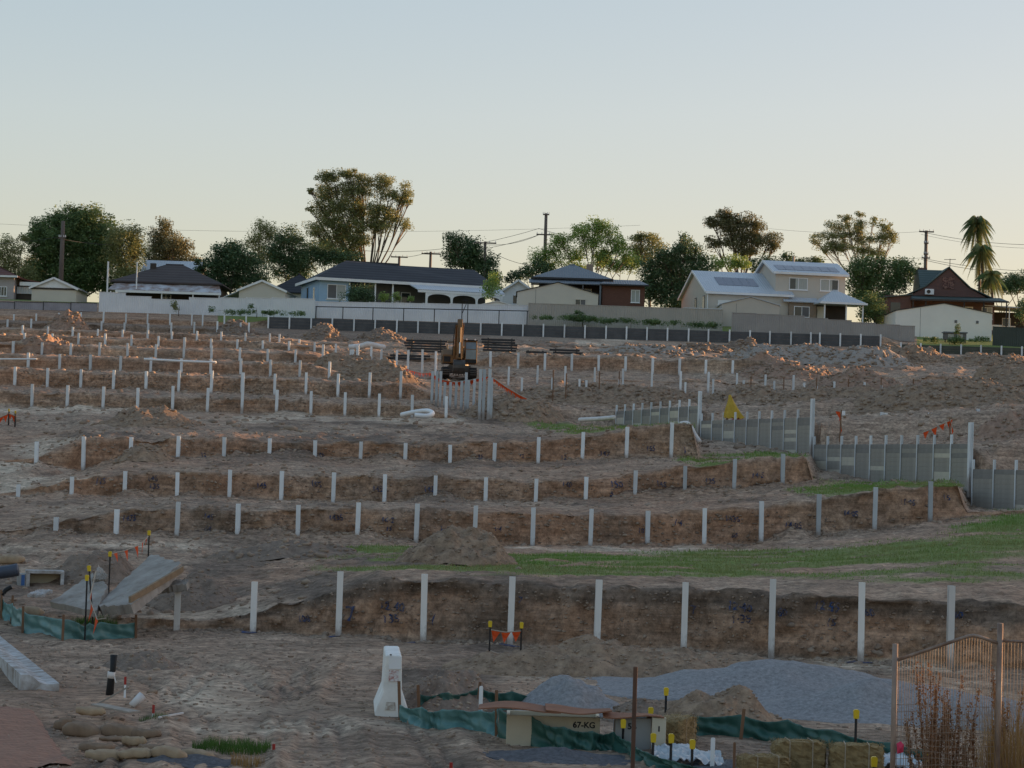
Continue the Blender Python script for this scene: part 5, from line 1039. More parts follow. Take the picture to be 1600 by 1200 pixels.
    bk = MB(); n = 8; pr = [(-3.05+.55*math.cos(R(90+i*200/n)), .75+.55*math.sin(R(90+i*200/n))) for i in range(n+1)]
    bk.prismx(pr+[(-2.75, .7), (-2.85, 1.28)], bx-.45, bx+.45); bu = bk.build('bucket', STEELD, root)
    for k in range(5): MB().box(bx-.44+k*.2, bx-.36+k*.2, -2.9, -2.72, .12, .2).build('tooth', STEELD, bu)
    MB().tube([(bx-.45, -1.0, 1.5), (bx-.4, -1.7, 3.2), (bx-.3, -2.5, 4.1)], .03, 6).build('hydraulic_hose', BLK, boom)
excavator()
# ================================================================== THINGS ON THE UPPER SLOPE
def bundle(px, d, w_, n, label):
    b = at(px, d); root = empty('beam_bundle', b); tag(root, label, 'steel bundle', 'dark steel bundles beside the excavator'); g = random.Random(px)
    for k in range(n):
        x = g.uniform(-.15, .15); MB().box(-w_/2+x, w_/2+x, -.3, .3, .12+k*.2, .25+k*.2).build('beam', DKMET, root)
        for q in (-.35, .35): MB().box(q*w_-.05, q*w_+.05, -.32, .32, .26+k*.2, .315+k*.2).build('spacer', STEELD, root)
bundle(661, 178, 3.2, 5, 'stack of dark steel beams left of the excavator'); bundle(776, 178, 2.6, 5, 'stack of dark steel beams right of the excavator')
bundle(880, 176, 2.3, 2, 'low flat stack of dark beams on the right slope'); bundle(832, 176, 1.6, 1, 'single layer of dark beams between two posts right of the excavator'); bundle(633, 172, 3.0, 2, 'low dark beams lying left of the excavator')
ORG = mat('safety_orange', (0.85, 0.13, 0.025), (0.70, 0.09, 0.02), 5, .6, transl=.3)
RED = mat('red_plastic', (0.45, 0.04, 0.03), (0.3, 0.03, 0.025), 3, .5)
YCAP = mat('yellow_cap', (0.75, 0.52, 0.03), (0.62, 0.42, 0.02), 3, .45)
ROPE = mat('pale_rope', (0.45, 0.38, 0.30), None, 4, .8)
def flags(pts, n, label, size=.16, name='flag_bunting', loose=.3):
    """a line through world points with triangular flags hanging from it"""
    pts = [Vector(p) for p in pts]; o0 = pts[0].copy(); root = empty(name, o0); tag(root, label, 'bunting'); g = random.Random(int(o0.x*100))
    MB().tube([p-o0 for p in pts], .012*max(1, o0.y/60), 4).build('rope', ROPE, root)
    tot = [0]
    for a, b in zip(pts, pts[1:]): tot.append(tot[-1]+(b-a).length)
    for k in range(n):
        s = (k+.5)/n*tot[-1]; i = max(j for j in range(len(tot)-1) if tot[j] <= s); u = (s-tot[i])/(tot[i+1]-tot[i]); c = pts[i].lerp(pts[i+1], u)-o0
        t = (pts[i+1]-pts[i]).normalized()*size*.5; f = Vector((g.uniform(-loose, loose)*size, g.uniform(-loose, loose)*size, -size*g.uniform(.9, 1.4)))
        q = f*.5+Vector((0, .02, 0)); nrm = Vector((0, .006, 0))
        vs = [c-t, c+t, c+t*.5+q, c-t*.5+q+nrm*4, c+f]; vs += [v+nrm for v in vs]
        MB().add(vs, [(0,1,2,3),(3,2,4),(5,8,7,6),(8,9,7),(0,5,6,1),(1,6,7,2),(2,7,9,4),(4,9,8,3),(3,8,5,0)]).build('flag', ORG, root)
flags([P(617,571,152), P(640,578,150), P(660,583,146), P(672,582,143)], 22, 'orange bunting sagging down to the posts below the excavator, left part', .25)
flags([P(672,582,141), P(690,593,140), P(712,597,140), P(735,594,140), P(765,587,139.5)], 34, 'orange bunting strung across the post cluster below the excavator', .25)
flags([P(770,590,139), P(790,604,138.5), P(812,617,138), P(833,627,137.5)], 26, 'orange bunting running down right from the post cluster', .25)
def picket(px, ytop, d, label, cap=True, lean=0.0, group='star pickets with yellow caps', zt_=None, r=.022):
    q = at(px, d, ytop); h = P(px, ytop, d).z-q.z; root = empty('star_picket', q); root.rotation_euler = (0, R(lean), 0); tag(root, label, 'picket', group)
    MB().add([(r*math.cos(a)*(1 if i % 2 == 0 else .3), r*math.sin(a)*(1 if i % 2 == 0 else .3), z) for z in (-.3, h) for i, a in enumerate([k*math.pi/3+.5 for k in range(6)])],
             [tuple(range(5, -1, -1)), tuple(range(6, 12))]+[(i, (i+1) % 6, (i+1) % 6+6, i+6) for i in range(6)]).build('stake', BLK, root)
    if cap: MB().prism([(-.035, h-.09), (.035, h-.09), (.042, h+.02), (.025, h+.04), (-.025, h+.04), (-.042, h+.02)], -.035, .035).build('cap', YCAP, root)
    return root
WOOD = mat('rough_timber_stake', (0.25, 0.14, 0.08), (0.14, 0.075, 0.045), 4, .85, stretch=(1, 1, .2))
def stake(px, ytop, d, label, m=None, w_=.05, lean=0, name='timber_stake', group='timber stakes', tip=None):
    q = at(px, d, ytop); h = P(px, ytop, d).z-q.z; o = empty(name, q); o.rotation_euler = (R(random.uniform(-3, 3)), R(lean), R(random.uniform(-20, 20))); tag(o, label, 'stake', group)
    MB().prism([(-w_/2, 0), (0, -.25), (w_/2, 0), (w_/2, h-.02), (w_*.35, h), (-w_*.35, h), (-w_/2, h-.02)], -w_*.3, w_*.3).build('shaft', m or WOOD, o)
    if tip: MB().box(-w_*.56, w_*.56, -w_*.36, w_*.36, h-.13, h+.006).build('tip', tip, o)
    return o
# yellow tarpaulin draped on a tripod
def tarp():
    b = at(1141, 124.5); root = empty('draped_tarp', b); tag(root, 'yellow tarpaulin draped to a peak above the sleeper wall', 'tarpaulin'); g = np.random.default_rng(3); n = 18; V = []; k = 9
    zt_ = P(1139, 617, 124.5).z-b.z
    for i in range(k):
        t = i/(k-1)
        for j in range(n):
            a = 2*math.pi*j/n; r_ = (.06+.42*t**1.2)*(1+.22*math.sin(j*2.1+i*.4)*t); V.append((r_*math.cos(a)*1.1-.1*(1-t)+.12*t, r_*math.sin(a)*.8, zt_-t*1.25+.06*math.sin(j*3)*t))
    F = [(i*n+j, i*n+(j+1) % n, (i+1)*n+(j+1) % n, (i+1)*n+j) for i in range(k-1) for j in range(n)]+[tuple(range(n))]
    MB().add(V, F).build('sheet', mat('yellow_tarpaulin', (0.72, 0.50, 0.06), (0.5, 0.32, 0.04), 3, .5, transl=.25), root)
    for a in (0, 2.1, 4.2): MB().tube([(0, 0, zt_-.1), (.55*math.cos(a), .4*math.sin(a), -.1)], .03, 6).build('leg', WOOD, root)
tarp()
def crate(px, d, w_, h_, m, label, name='pallet_of_bricks', z=None):
    q = at(px, d); root = empty(name, q, R(8)); tag(root, label, 'crate')
    for k in range(3): MB().box(-w_/2, w_/2, -.3+k*.25, -.2+k*.25, 0, .1).build('bearer', WOOD, root)
    n = 4
    for r_ in range(n):
        for k in range(4): MB().box(-w_/2+k*w_/4+.01, -w_/2+(k+1)*w_/4-.01, -.3, .3, .11+r_*(h_-.1)/n, .1+(r_+1)*(h_-.1)/n-.012).build('block', m, root)
    MB().box(-w_/2-.05, w_/2+.05, -.34, .34, h_+.002, h_+.08).build('lid', CREAM, root)
crate(807, 138.3, .85, .95, BRICK, 'small pallet of red blocks with a pale cover beside the bunting')
crate(1151, 125.5, .5, .5, RED, 'small red crate behind the yellow tarpaulin', 'red_crate')
crate(968, 182, .6, .35, RED, 'red box lying on the upper right slope', 'red_box')
def hose(pts, d, r, m, label, name='drain_pipe'):
    q = [P(x, y, d+k) for x, y, k in pts]
    for p in q: p.z = max(p.z, gz(p.x, p.y)+r*.7)
    sm = []
    for i in range(len(q)-1):
        a, b, c, e = q[max(i-1, 0)], q[i], q[i+1], q[min(i+2, len(q)-1)]
        for t in (0, .25, .5, .75): sm.append(.5*((2*b)+(c-a)*t+(2*a-5*b+4*c-e)*t*t+(3*b-a-3*c+e)*t**3))
    sm.append(q[-1]); o = MB().tube([p-q[0] for p in sm], r, 8).build(name, m, smooth=True); o.location = q[0]; return tag(o, label, 'pipe')
hose([(628,648,0),(648,644,-1),(668,642,-1.5),(676,646,-2.5),(668,650,-3),(648,649,-3)], 125, .13, WHITE, 'white corrugated drain pipe coiled on the track at mid picture')
hose([(1062,680,0),(1075,682,-.3),(1085,686,-.6),(1093,691,-.9)], 113, .13, PALEPOST, 'curved white pipe stub beside the tall sleeper wall')
hose([(545,543,0),(565,541,0),(575,538,0),(590,541,.5),(600,543,1)], 176, .22, PALEPOST, 'pale pipes and bags heaped left of the excavator')
hose([(225,561,0),(280,564,0),(338,566,0)], 149, .07, WHITE, 'long white plank laid across posts on the left terraces', 'white_rail')
hose([(-10,561,0),(25,561,0),(58,561,0)], 149, .05, WHITE, 'thin white pipe lying on the terrace at the left edge', 'white_rail')
hose([(905,656,0),(940,654,-1),(960,652,-2)], 130, .12, PALEPOST, 'pale pipe lying at the end of the upper sleeper wall')
for i, (px, yt, d) in enumerate(((885,583,147),(865,578,147),(937,580,149),(968,580,149),(1225,590,149),(1276,590,149),(1326,592,148),(1377,590,148),(1427,592,148),(1478,594,147),(1174,588,150))):
    stake(px, yt, d, 'thin survey stake on the right slope, %s from the left' % ordinal(i+1), None, .07, group='survey stakes on the right slope')
for i, (px, yt, d, ln) in enumerate(((1313,640,112,2),(1486,655,105,-4))):
    s_ = stake(px, yt, d, ('timber stake with orange flags behind the middle sleeper wall', 'leaning stake with orange flags behind the right sleeper wall')[i], None, .06, ln)
flags([P(1305,642,112), P(1313,643,112), P(1314,655,112), P(1316,672,112)], 4, 'orange flags tied to the stake behind the middle sleeper wall', .3)
flags([P(1441,676,105), P(1452,672,105), P(1468,664,105), P(1485,657,105), P(1491,675,105)], 5, 'orange flags strung beside the right sleeper wall', .3)
# left edge pickets
for i, (px, yt) in enumerate(((14, 640), (24, 643))): picket(px, yt, 118, 'picket with yellow cap and orange flags at the left edge, %s one' % ('taller left', 'right')[i], r=.05)
flags([P(-6,655,118), P(14,646,118), P(24,650,118)], 5, 'orange flags between the two pickets at the left edge', .3)
# ================================================================== PAINTED NUMBERS on the cut faces
BPAINT = mat('blue_marking_paint', (0.035, 0.065, 0.17), (0.15, 0.115, 0.11), 7, .8, contrast=.12)
def paint_text(txt, px, py, hpx, d, sk=0.0):
    cu = bpy.data.curves.new('marking', 'FONT'); cu.body = txt; cu.size = 1; cu.align_x = 'CENTER'; cu.align_y = 'CENTER'; cu.offset = .006; cu.resolution_u = 3
    ob = bpy.data.objects.new('marking', cu); COL.objects.link(ob); dg = bpy.context.evaluated_depsgraph_get(); me = bpy.data.meshes.new_from_object(ob.evaluated_get(dg)); bpy.data.objects.remove(ob)
    bm = bmesh.new(); bm.from_mesh(me); bmesh.ops.triangulate(bm, faces=bm.faces); bmesh.ops.subdivide_edges(bm, edges=[e for e in bm.edges if e.calc_length() > .12], cuts=2); bmesh.ops.triangulate(bm, faces=bm.faces)
    c = P(px, py, d); s = hpx/(FPX/d)*1.35; g = random.Random(txt+str(px))
    for v in bm.verts:
        x, z = v.co.x*s*(.95+.08*math.sin(px))+sk*math.sin(px*3)*2*v.co.y*s+.03*s*math.sin(v.co.y*7+px), v.co.y*s*(1+.12*math.sin(v.co.x*5+px))+.09*s*v.co.x*math.sin(px*1.7)
        X_, Z_ = c.x+x+g.uniform(-.018, .018), c.z+z+g.uniform(-.018, .018)
        h = GB.ray_cast(Vector((X_, d-1.2, Z_)), Vector((0, 1, 0)), 3)
        v.co = (X_, (h[0].y if h[0] else d)-.055, Z_)
    bm.to_mesh(me); bm.free(); me.materials.clear(); me.materials.append(BPAINT)
    o = link('painted_number', me, None, ground); return o
for (t_, px, py, hp) in (('12 40',612,948,13),('135',611,967,13),('108',475,967,10),('7',548,960,22),('1',677,970,22),('7',813,938,10),('1',940,935,9),('7',1084,954,15),('12·40',1156,949,13),('1·35',1158,968,13),('60',1222,957,12),('12 55',1293,948,15),('15',1299,973,13),('60',1359,958,12),('40',1498,962,12)):
    paint_text(t_, px, py, hp, DA(px), .08)
for (t_, px, py, hp) in (('1435',200,810,9),('145',325,808,9),('1.6',325,825,8),('1435',525,809,9),('14·2',606,813,9),('15',608,826,8),('1·4',694,827,8),('1·4',778,827,8),('10',1002,830,8),('1·4',1060,817,9),('1435',1145,811,9),('60',1148,837,8),('14·05',1240,821,9),('14·05',1330,803,9),('11·95',1418,785,9),('15',1480,778,10)):
    paint_text(t_, px, py, hp, DB(px), .08)
for (t_, px, py, hp) in (('115',157,752,9),('145',238,748,9),('135',240,760,8),('145',408,759,9),('155',494,757,9),('145',590,764,9),('142',670,765,9),('140',886,757,8),('150',963,757,10),('5',956,772,8),('145',1034,757,9),('125',1110,752,9),('14·5',1184,743,9)):
    paint_text(t_, px, py, hp, DC(px), .08)
for (t_, px, py, hp) in (('12',318,711,7),('145',500,711,7),('125',748,714,7),('12',815,713,7),('12',881,715,7),('147',945,709,8),('155',1017,701,8),('1',1070,704,9)):
    paint_text(t_, px, py, hp, DD(px), .08)
def paint_ring(px, d, w_):
    c = at(px, d); mb = MB(); n = 22; g = random.Random(px); V = []
    for k in range(n):
        a = 2*math.pi*k/n; r_ = w_*(g.uniform(.55, 1.1)); x, y = c.x+r_*math.cos(a), d+.5*r_*math.sin(a)-.1; V.append((x, y, gz(x, y)+.012))
    V.append((c.x, d-.1, gz(c.x, d-.1)+.03)); mb.add(V, [(k, (k+1) % n, n) for k in range(n)]).build('paint_ring', BPAINT, ground)
for px in (532, 665, 800, 935, 1071, 1208, 1348, 398): paint_ring(px, DA(px)-.42, .36)
# ================================================================== FOREGROUND
CLOTH = mat('green_silt_cloth', (0.05, 0.15, 0.125), (0.028, 0.095, 0.08), 2, .42, contrast=.3, stretch=(1, 1, 3), spec=.5, transl=.15)
CLOTHB = mat('sheen_silt_cloth', (0.17, 0.33, 0.33), (0.06, 0.18, 0.17), 2, .42, contrast=.3, stretch=(1, 1, 3), spec=.5, transl=.15)  # lighter teal puts the sheen of the cloth into its colour
def silt_fence(nodes, label, stakes, m, seed, bow=.05, tilt=0.12):
    """nodes: (px, y of foot, y of top); cloth hangs in folds between timber stakes"""
    g = random.Random(seed); pts = []
    for (px, yb, yt) in nodes:
        f = hit(px, yb); pts.append((f, P(px, yt, f.y).z-f.z))
    o0 = pts[0][0].copy(); root = empty('silt_fence', o0); tag(root, label, 'silt fence', 'green silt fences')
    cols_ = []; n = 26
    for (a, ha), (b, hb) in zip(pts, pts[1:]):
        t = (b-a); nrm = Vector((-t.y, t.x, 0)).normalized(); ph = g.uniform(0, 6)
        for k in range(n):
            u = k/n; c = a.lerp(b, u); c.z = gz(c.x, c.y); sag = math.sin(math.pi*u); h_ = (ha+(hb-ha)*u)*(1-.16*sag*g.uniform(.95, 1.05))
            cols_.append((c, h_, nrm, sag, u, ph))
    V, F = [], []; nv = 12
    for i, (c, h_, nrm, sag, u, ph) in enumerate(cols_):
        for j in range(nv+1):
            v = j/nv; fold = math.sin(v*9+ph+u*5.5)*.045*(.3+sag)*math.sin(math.pi*min(1, v+.15))+bow*sag*math.sin(math.pi*v)+.025*math.sin(u*23+ph+v*6)*sag
            p = c+nrm*fold+Vector((0, 0, -.06+(h_+.06)*v)); V.append(tuple(p-o0))
    for i in range(len(cols_)-1):
        for j in range(nv): a = i*(nv+1)+j; F.append((a, a+nv+1, a+nv+2, a+1))
    c = MB().add(V, F).build('cloth', m, root, smooth=True); s = c.modifiers.new('thick', 'SOLIDIFY'); s.thickness = .006
    for (px, yb, yt) in stakes:
        f = hit(px, yb); h_ = P(px, yt, f.y).z-f.z
        k = MB().bar((f.x-o0.x, f.y-o0.y-.04, f.z-o0.z-.15), (f.x-o0.x+g.uniform(-.05, .05), f.y-o0.y-.04, f.z-o0.z+h_), .05, .035).build('stake', WOOD, root)
silt_fence([(-12,955,925),(3,965,935),(18,975,942),(36,988,955),(98,1001,968),(155,1000,972),(213,997,972)], 'green silt fence curving round the grass patch at left', [(3,963,922),(18,972,930),(36,989,947),(98,1001,960),(213,997,960)], CLOTHB, 1)
silt_fence([(624,1127,1101),(658,1137,1104),(690,1140,1108),(750,1143,1109),(778,1152,1106)], 'crumpled front silt fence starting at the white barrier', [(626,1126,1064),(776,1150,1078)], CLOTHB, 2, .1)
silt_fence([(778,1152,1106),(830,1166,1119),(880,1172,1135),(925,1173,1142),(958,1172,1143),(985,1185,1160),(1010,1197,1175),(1060,1208,1192),(1100,1215,1200)], 'long dark silt fence sweeping down before the rusty sheets', [(962,1168,1120)], CLOTH, 3, .08)
silt_fence([(656,1112,1085),(700,1110,1082),(746,1108,1074),(800,1109,1080),(863,1110,1091),(910,1113,1106)], 'back silt fence behind the barrier and rusty sheets', [(656,1113,1070),(745,1109,1065),(864,1110,1080)], CLOTH, 4, .06)
silt_fence([(1076,1150,1117),(1155,1152,1116),(1230,1160,1124),(1300,1172,1140),(1395,1187,1160),(1450,1195,1170)], 'long low silt fence behind the hay bales', [(1156,1155,1107)], CLOTH, 5, .05)
# white barrier
def barrier():
    q = hit(612, 1121); root = empty('road_barrier', q, R(4)); tag(root, 'white concrete road barrier seen end on at centre', 'barrier')
    h = P(618, 1024, q.y).z-q.z; w_ = .28; k = h/1.05
    pr = [(-w_, 0), (w_, 0), (w_, .08), (.155, .42*k), (.135, h-.02), (.11, h), (-.11, h), (-.135, h-.02), (-.155, .42*k), (-w_, .08)]
    CONC = mat('white_painted_concrete', (0.88, 0.87, 0.85), (0.66, 0.64, 0.60), 2.5, .75, bump=.01, bscale=30, contrast=.2)
    b = MB().prism(pr, 0, 2.0).build('body', CONC, root, bevel=.015)
    MB().box(-.07, .09, -.014, -.002, h*.58, h*.76).build('plate', mat('speckled_plate', (0.68, 0.66, 0.66), (0.40, 0.16, 0.14), 26, .6, contrast=.1), b)
    MB().box(-.075, .125, -.02, -.003, h*.78, h-.02).build('upper_face', WHITE, b)
    MB().prism([(-.12, .12), (.06, .12), (.05, .26*k), (-.1, .26*k)], -.012, -.002).build('worn_patch', mat('bare_concrete_patch', (0.36, 0.30, 0.25), (0.66, 0.64, 0.6), 12, .8, contrast=.1), b)
    MB().tube([(-.05, -.03, h), (-.05, -.03, h+.02)], .02, 6).build('lifting_eye', STEELD, b)
barrier()
# cream panels under rusty sheets
CPAN = mat('cream_concrete_panel', (0.60, 0.53, 0.40), (0.47, 0.41, 0.31), 1.5, .8)
GPAN = mat('grey_concrete_panel', (0.34, 0.34, 0.33), (0.27, 0.27, 0.265), 1.5, .8)
RUST = mat('rusty_plywood', (0.30, 0.135, 0.075), (0.18, 0.08, 0.05), 2.5, .8, contrast=.25)
INK = mat('black_stencil', (0.03, 0.03, 0.035), None, 2, .8)
def stencil(txt, parent, x, y, z, size, m=INK):
    cu = bpy.data.curves.new('lettering', 'FONT'); cu.body = txt; cu.size = size; cu.align_x = 'CENTER'; cu.align_y = 'CENTER'; cu.offset = .004
    ob = bpy.data.objects.new('lettering', cu); COL.objects.link(ob); dg = bpy.context.evaluated_depsgraph_get(); me = bpy.data.meshes.new_from_object(ob.evaluated_get(dg)); bpy.data.objects.remove(ob)
    for v in me.vertices: v.co = (v.co.x+x, y, v.co.y+z)
    me.materials.clear(); me.materials.append(m); return link('lettering', me, None, parent)
def panels():
    q = hit(955, 1172); d = q.y; zb = gz(q.x, d)
    def blk(a, b, yt, m, label, dd, name):
        pa, pb = P(a, yt, d+dd), P(b, yt, d+dd); r = empty(name, (pa.x, d+dd, zb)); tag(r, label, 'concrete box'); w_ = pb.x-pa.x; h = pa.z-zb
        MB().box(0, w_, 0, .06, -.05, h).build('front_panel', m, r, bevel=.008); MB().box(0, .05, .061, .7, -.05, h).build('side_panel', m, r); MB().box(w_-.05, w_, .061, .7, -.05, h).build('side_panel', CPAN, r); MB().box(.051, w_-.051, .64, .7, -.05, h).build('back_panel', m, r)
        return r, w_, h
    r, w_, h = blk(792, 938, 1117, CPAN, 'cream concrete box panel marked 67-KG under rusty sheets', .35, 'concrete_box')
    stencil('67-KG', r, (913-792)/(938-792)*w_, -.004, h-.12, .125)
    r, w_, h = blk(962, 1018, 1121, GPAN, 'grey concrete box panel marked 5B beside the rusty post', .1, 'concrete_box')
    stencil('5B', r, (988-962)/(1018-962)*w_, -.004, h-.13, .125)
    e = P(1018, 1123, d); r = empty('concrete_slab', (e.x+.01, d-.02, zb)); tag(r, 'cream end slab standing upright left of the hay bale', 'concrete slab'); MB().box(0, .21, 0, .09, -.05, e.z-zb+.02).build('slab', CPAN, r, bevel=.008); MB().box(.095, .115, -.006, -.002, .3, .38).build('slot', INK, r)
    for i, (a, b, y0, y1, lb) in enumerate(((748,876,1104,1107,'leftmost rusty plywood sheet on the cream box'), (852,955,1112,1112,'middle rusty sheet overlapping the cream box'), (942,1036,1117,1121,'rightmost rusty sheet reaching to the end slab'))):
        A, B = P(a, y0, d+.25), P(b, y1, d+.25); o = MB(); n = 10; V, F = [], []
        for k in range(n+1):
            for j in range(3): t = k/n; V.append(((B.x-A.x)*t, j*.32-.3, (B.z-A.z)*t+.03*math.sin(t*5+i*2)+.02*j*math.sin(i+t*3)+.012*i))
        F = [(k*3+j, k*3+3+j, k*3+4+j, k*3+1+j) for k in range(n) for j in range(2)]
        s = o.add(V, F).build('rusty_sheet', RUST); s.location = A; md = s.modifiers.new('thick', 'SOLIDIFY'); md.thickness = .018; tag(s, lb, 'sheet', 'rusty sheets on the concrete boxes')
panels()
# tall rusty post
q = hit(1003, 1199); q = at(1003, 31.0); h_ = P(1003, 1042, 31.0).z-q.z
o = MB().add(*(lambda m: (m.v, m.f))(MB().box(-.028, .028, -.028, .028, -.3, h_))).build('rusty_post', mat('rusted_steel', (0.16, 0.085, 0.055), (0.075, 0.045, 0.035), 5, .85, stretch=(1, 1, .3)), bevel=.012); o.location = q; tag(o, 'tall rusty square post standing before the concrete boxes', 'post')
# hay bales
STRAW = mat('straw', (0.36, 0.26, 0.125), (0.16, 0.11, 0.055), 14, .9, bump=.03, bscale=30, contrast=.3)
def bale(px, yb, w_, h_, dp, rz, label, seed, d=None, hollow=False):
    q = hit(px, yb) if d is None else at(px, d); root = empty('hay_bale', q, R(rz)); tag(root, label, 'hay bale', 'hay bales in the foreground'); g = np.random.default_rng(seed)
    bm = bmesh.new(); bmesh.ops.create_cube(bm, size=1); bmesh.ops.subdivide_edges(bm, edges=bm.edges, cuts=9, use_grid_fill=True)
    for v in bm.verts:
        c = v.co.copy(); rnd = 1-.10*(abs(c.x*2)**6*abs(c.z*2)**6+abs(c.x*2)**6*abs(c.y*2)**6); v.co = Vector((c.x*w_, c.y*dp, c.z*h_))*rnd+Vector(g.normal(size=3))*.009; v.co.z += h_/2-.02
        if abs(abs(c.x)-.22) < .04: v.co *= .975
    me = bpy.data.meshes.new('bale'); bm.to_mesh(me); bm.free(); b = link('straw_block', me, STRAW, root)
    n = 900; pos = g.uniform(-.5, .5, (n, 3)); ax = g.integers(0, 3, n)
    for i in range(n): pos[i, ax[i]] = .5*np.sign(pos[i, ax[i]])
    pos = pos*np.array([w_, dp, h_])+np.array([0, 0, h_/2-.02]); dr = g.normal(size=(n, 3)); dr /= np.linalg.norm(dr, axis=1)[:, None]; L = g.uniform(.03, .09, (n, 1)); sd_ = np.cross(dr, g.normal(size=(n, 3))); sd_ /= np.linalg.norm(sd_, axis=1)[:, None]
    V = np.stack([pos-dr*L*.5-sd_*.003, pos-dr*L*.5+sd_*.003, pos+dr*L], 1).reshape(-1, 3); s = link('loose_straw', np_mesh('loose_straw', V, np.arange(n*3).reshape(n, 3)), STRAW, root); s['kind'] = 'stuff'
    for x in (-.22, .22): MB().add([(x*w_+e, y, z) for e in (-.006, .006) for y, z in ((-dp/2-.012, .0), (-dp/2-.012, h_), (dp/2+.012, h_), (dp/2+.012, 0))], [(0,1,5,4),(1,2,6,5),(2,3,7,6)]).build('twine', ROPE, root)
bale(1057, 1160, .9, .42, .42, 68, 'hay bale turned end on beside the cream slab', 1)
bale(1247, 1203, .75, .44, .42, 3, 'square hay bale at the bottom edge, left of the pair', 2)
bale(1337, 1207, .76, .42, .42, -5, 'square hay bale at the bottom edge, right of the pair', 3)
bale(1192, 1212, .7, .3, .42, 12, 'hay bale just peeping over the bottom edge', 4)
# plastic sheet
def sheet(px, d, w_, dp, label, seed, m, name='plastic_sheet', hgt=.14):
    c = at(px, d); n = 46; g = np.linspace(-.5, .5, n); A, B = np.meshgrid(g, g, indexing='ij'); e = .1*fbm(A*4, B*4, seed, 3)
    x = A*w_*(1+e); y = B*dp*(1+e); rid = np.abs(fbm(A*5+2, B*5, seed+2, 4)); z = hgt*(.9-rid*2.2).clip(0, 1)
    z = z+np.array([[gz(c.x+x[i, j], c.y+y[i, j]) for j in range(n)] for i in range(n)])-c.z+.01
    i = np.arange(n*n).reshape(n, n); F = np.stack([i[:-1, :-1], i[1:, :-1], i[1:, 1:], i[:-1, 1:]], -1).reshape(-1, 4)
    o = link(name, np_mesh(name, np.stack([x, y, z], -1).reshape(-1, 3), F, True), m); o.location = c; return tag(o, label, 'plastic sheet')
PLAST = mat('white_plastic_film', (0.62, 0.66, 0.70), (0.50, 0.54, 0.58), 2, .3, transl=.2, spec=.5)
sheet(1090, 33.8, 1.0, 1.6, 'crumpled white plastic sheet beside the star pickets', 5, PLAST)
sheet(1385, 34.2, 1.1, 1.5, 'pale plastic sheet behind the right hay bale', 6, PLAST)
sheet(770, 37.0, .22, .8, 'scrap of white plastic at the silt fence corner', 7, PLAST)
def patch(px, d, w_, dp, label, seed, m, name, h_): return pile(name, label, px, d, w_, h_, dp, m, seed, .03, 1.6, fine=4)
patch(880, 33.6, 2.4, 1.6, 'dark gravel strip in front of the long silt fence', 41, DKGRAV, 'gravel_spread', .14)
patch(1190, 33.2, 1.9, 2.2, 'dark gravel spread between the pickets and the hay bales', 42, DKGRAV, 'gravel_spread', .16)
patch(320, 32.2, 1.8, 1.2, 'dark wet gravel at the bottom edge below the sandbags', 43, DKGRAV, 'gravel_spread', .1)
for i, (px, yt, d, lb) in enumerate(((1041,1078,38.4,'by the cloddy earth heap'),(1017,1109,36.2,'showing above the rightmost rusty sheet'),(974,1128,34.6,'before the grey concrete box'),(1021,1150,33.4,'before the cream end slab'),(1049,1151,32.9,'before the end-on hay bale'),(1082,1160,32.4,'beside the crumpled plastic sheet'),(1338,1113,33.6,'tallest, behind the right hay bale'),(1366,1187,30.6,'at the bottom edge before the right hay bale'),(1451,1179,29.5,'behind the wire fence'),
    (766,973,48.5,'left of the orange flag pair'),(815,975,48.5,'right of the orange flag pair'))):
    picket(px, yt, d, 'black star picket with yellow cap, '+lb)
flags([P(767,984,48.5), P(790,988,48.5), P(815,986,48.5)], 3, 'upper row of orange flags before the front cut', .2)
flags([P(766,1017,48.5), P(790,1025,48.5), P(812,1018,48.5)], 3, 'lower row of orange flags before the front cut', .2)
for i, (px, yt, d, ln) in enumerate(((136,901,51,0),(150,886,52.5,-6),(172,864,57,0),(233,831,60.5,0))):
    picket(px, yt, d, ('black picket with yellow cap rising from the left grass patch', 'leaning black picket with yellow cap before the broken slab', 'picket cap with flag behind the broken slab', 'picket with yellow cap behind the top of the broken slab')[i], lean=ln)
flags([P(172,866,57), P(196,860,58), P(219,851,59), P(232,838,60.5)], 5, 'orange flags in a line behind the broken slab', .24)
flags([P(150,892,52), P(140,935,51.2), P(152,968,50.5), P(166,966,50.5)], 4, 'orange flags hanging round the left grass patch', .26)
for i, (px, yt, d, tp, lb) in enumerate(((196,1058,40,RED,'white stake with red tip beside the black pipe'),(240,1102,37,RED,'white stake with red tip above the sandbags'),(428,1163,33.5,RED,'white stake with red tip beside the grass tuft'),(705,1192,32,RED,'red tipped stake at the bottom edge'),(1114,1153,33,None,'thick white stake beside the plastic sheet'),(752,1072,36.8,None,'white stake at the silt fence corner'),(1148,1160,32.2,None,'brown stake beside the plastic sheet'))):
    stake(px, yt, d, lb, WOOD if 'brown' in lb else WHITE, .06 if i in (4, 5) else .035, tip=tp, name='marker_stake', group='marker stakes')
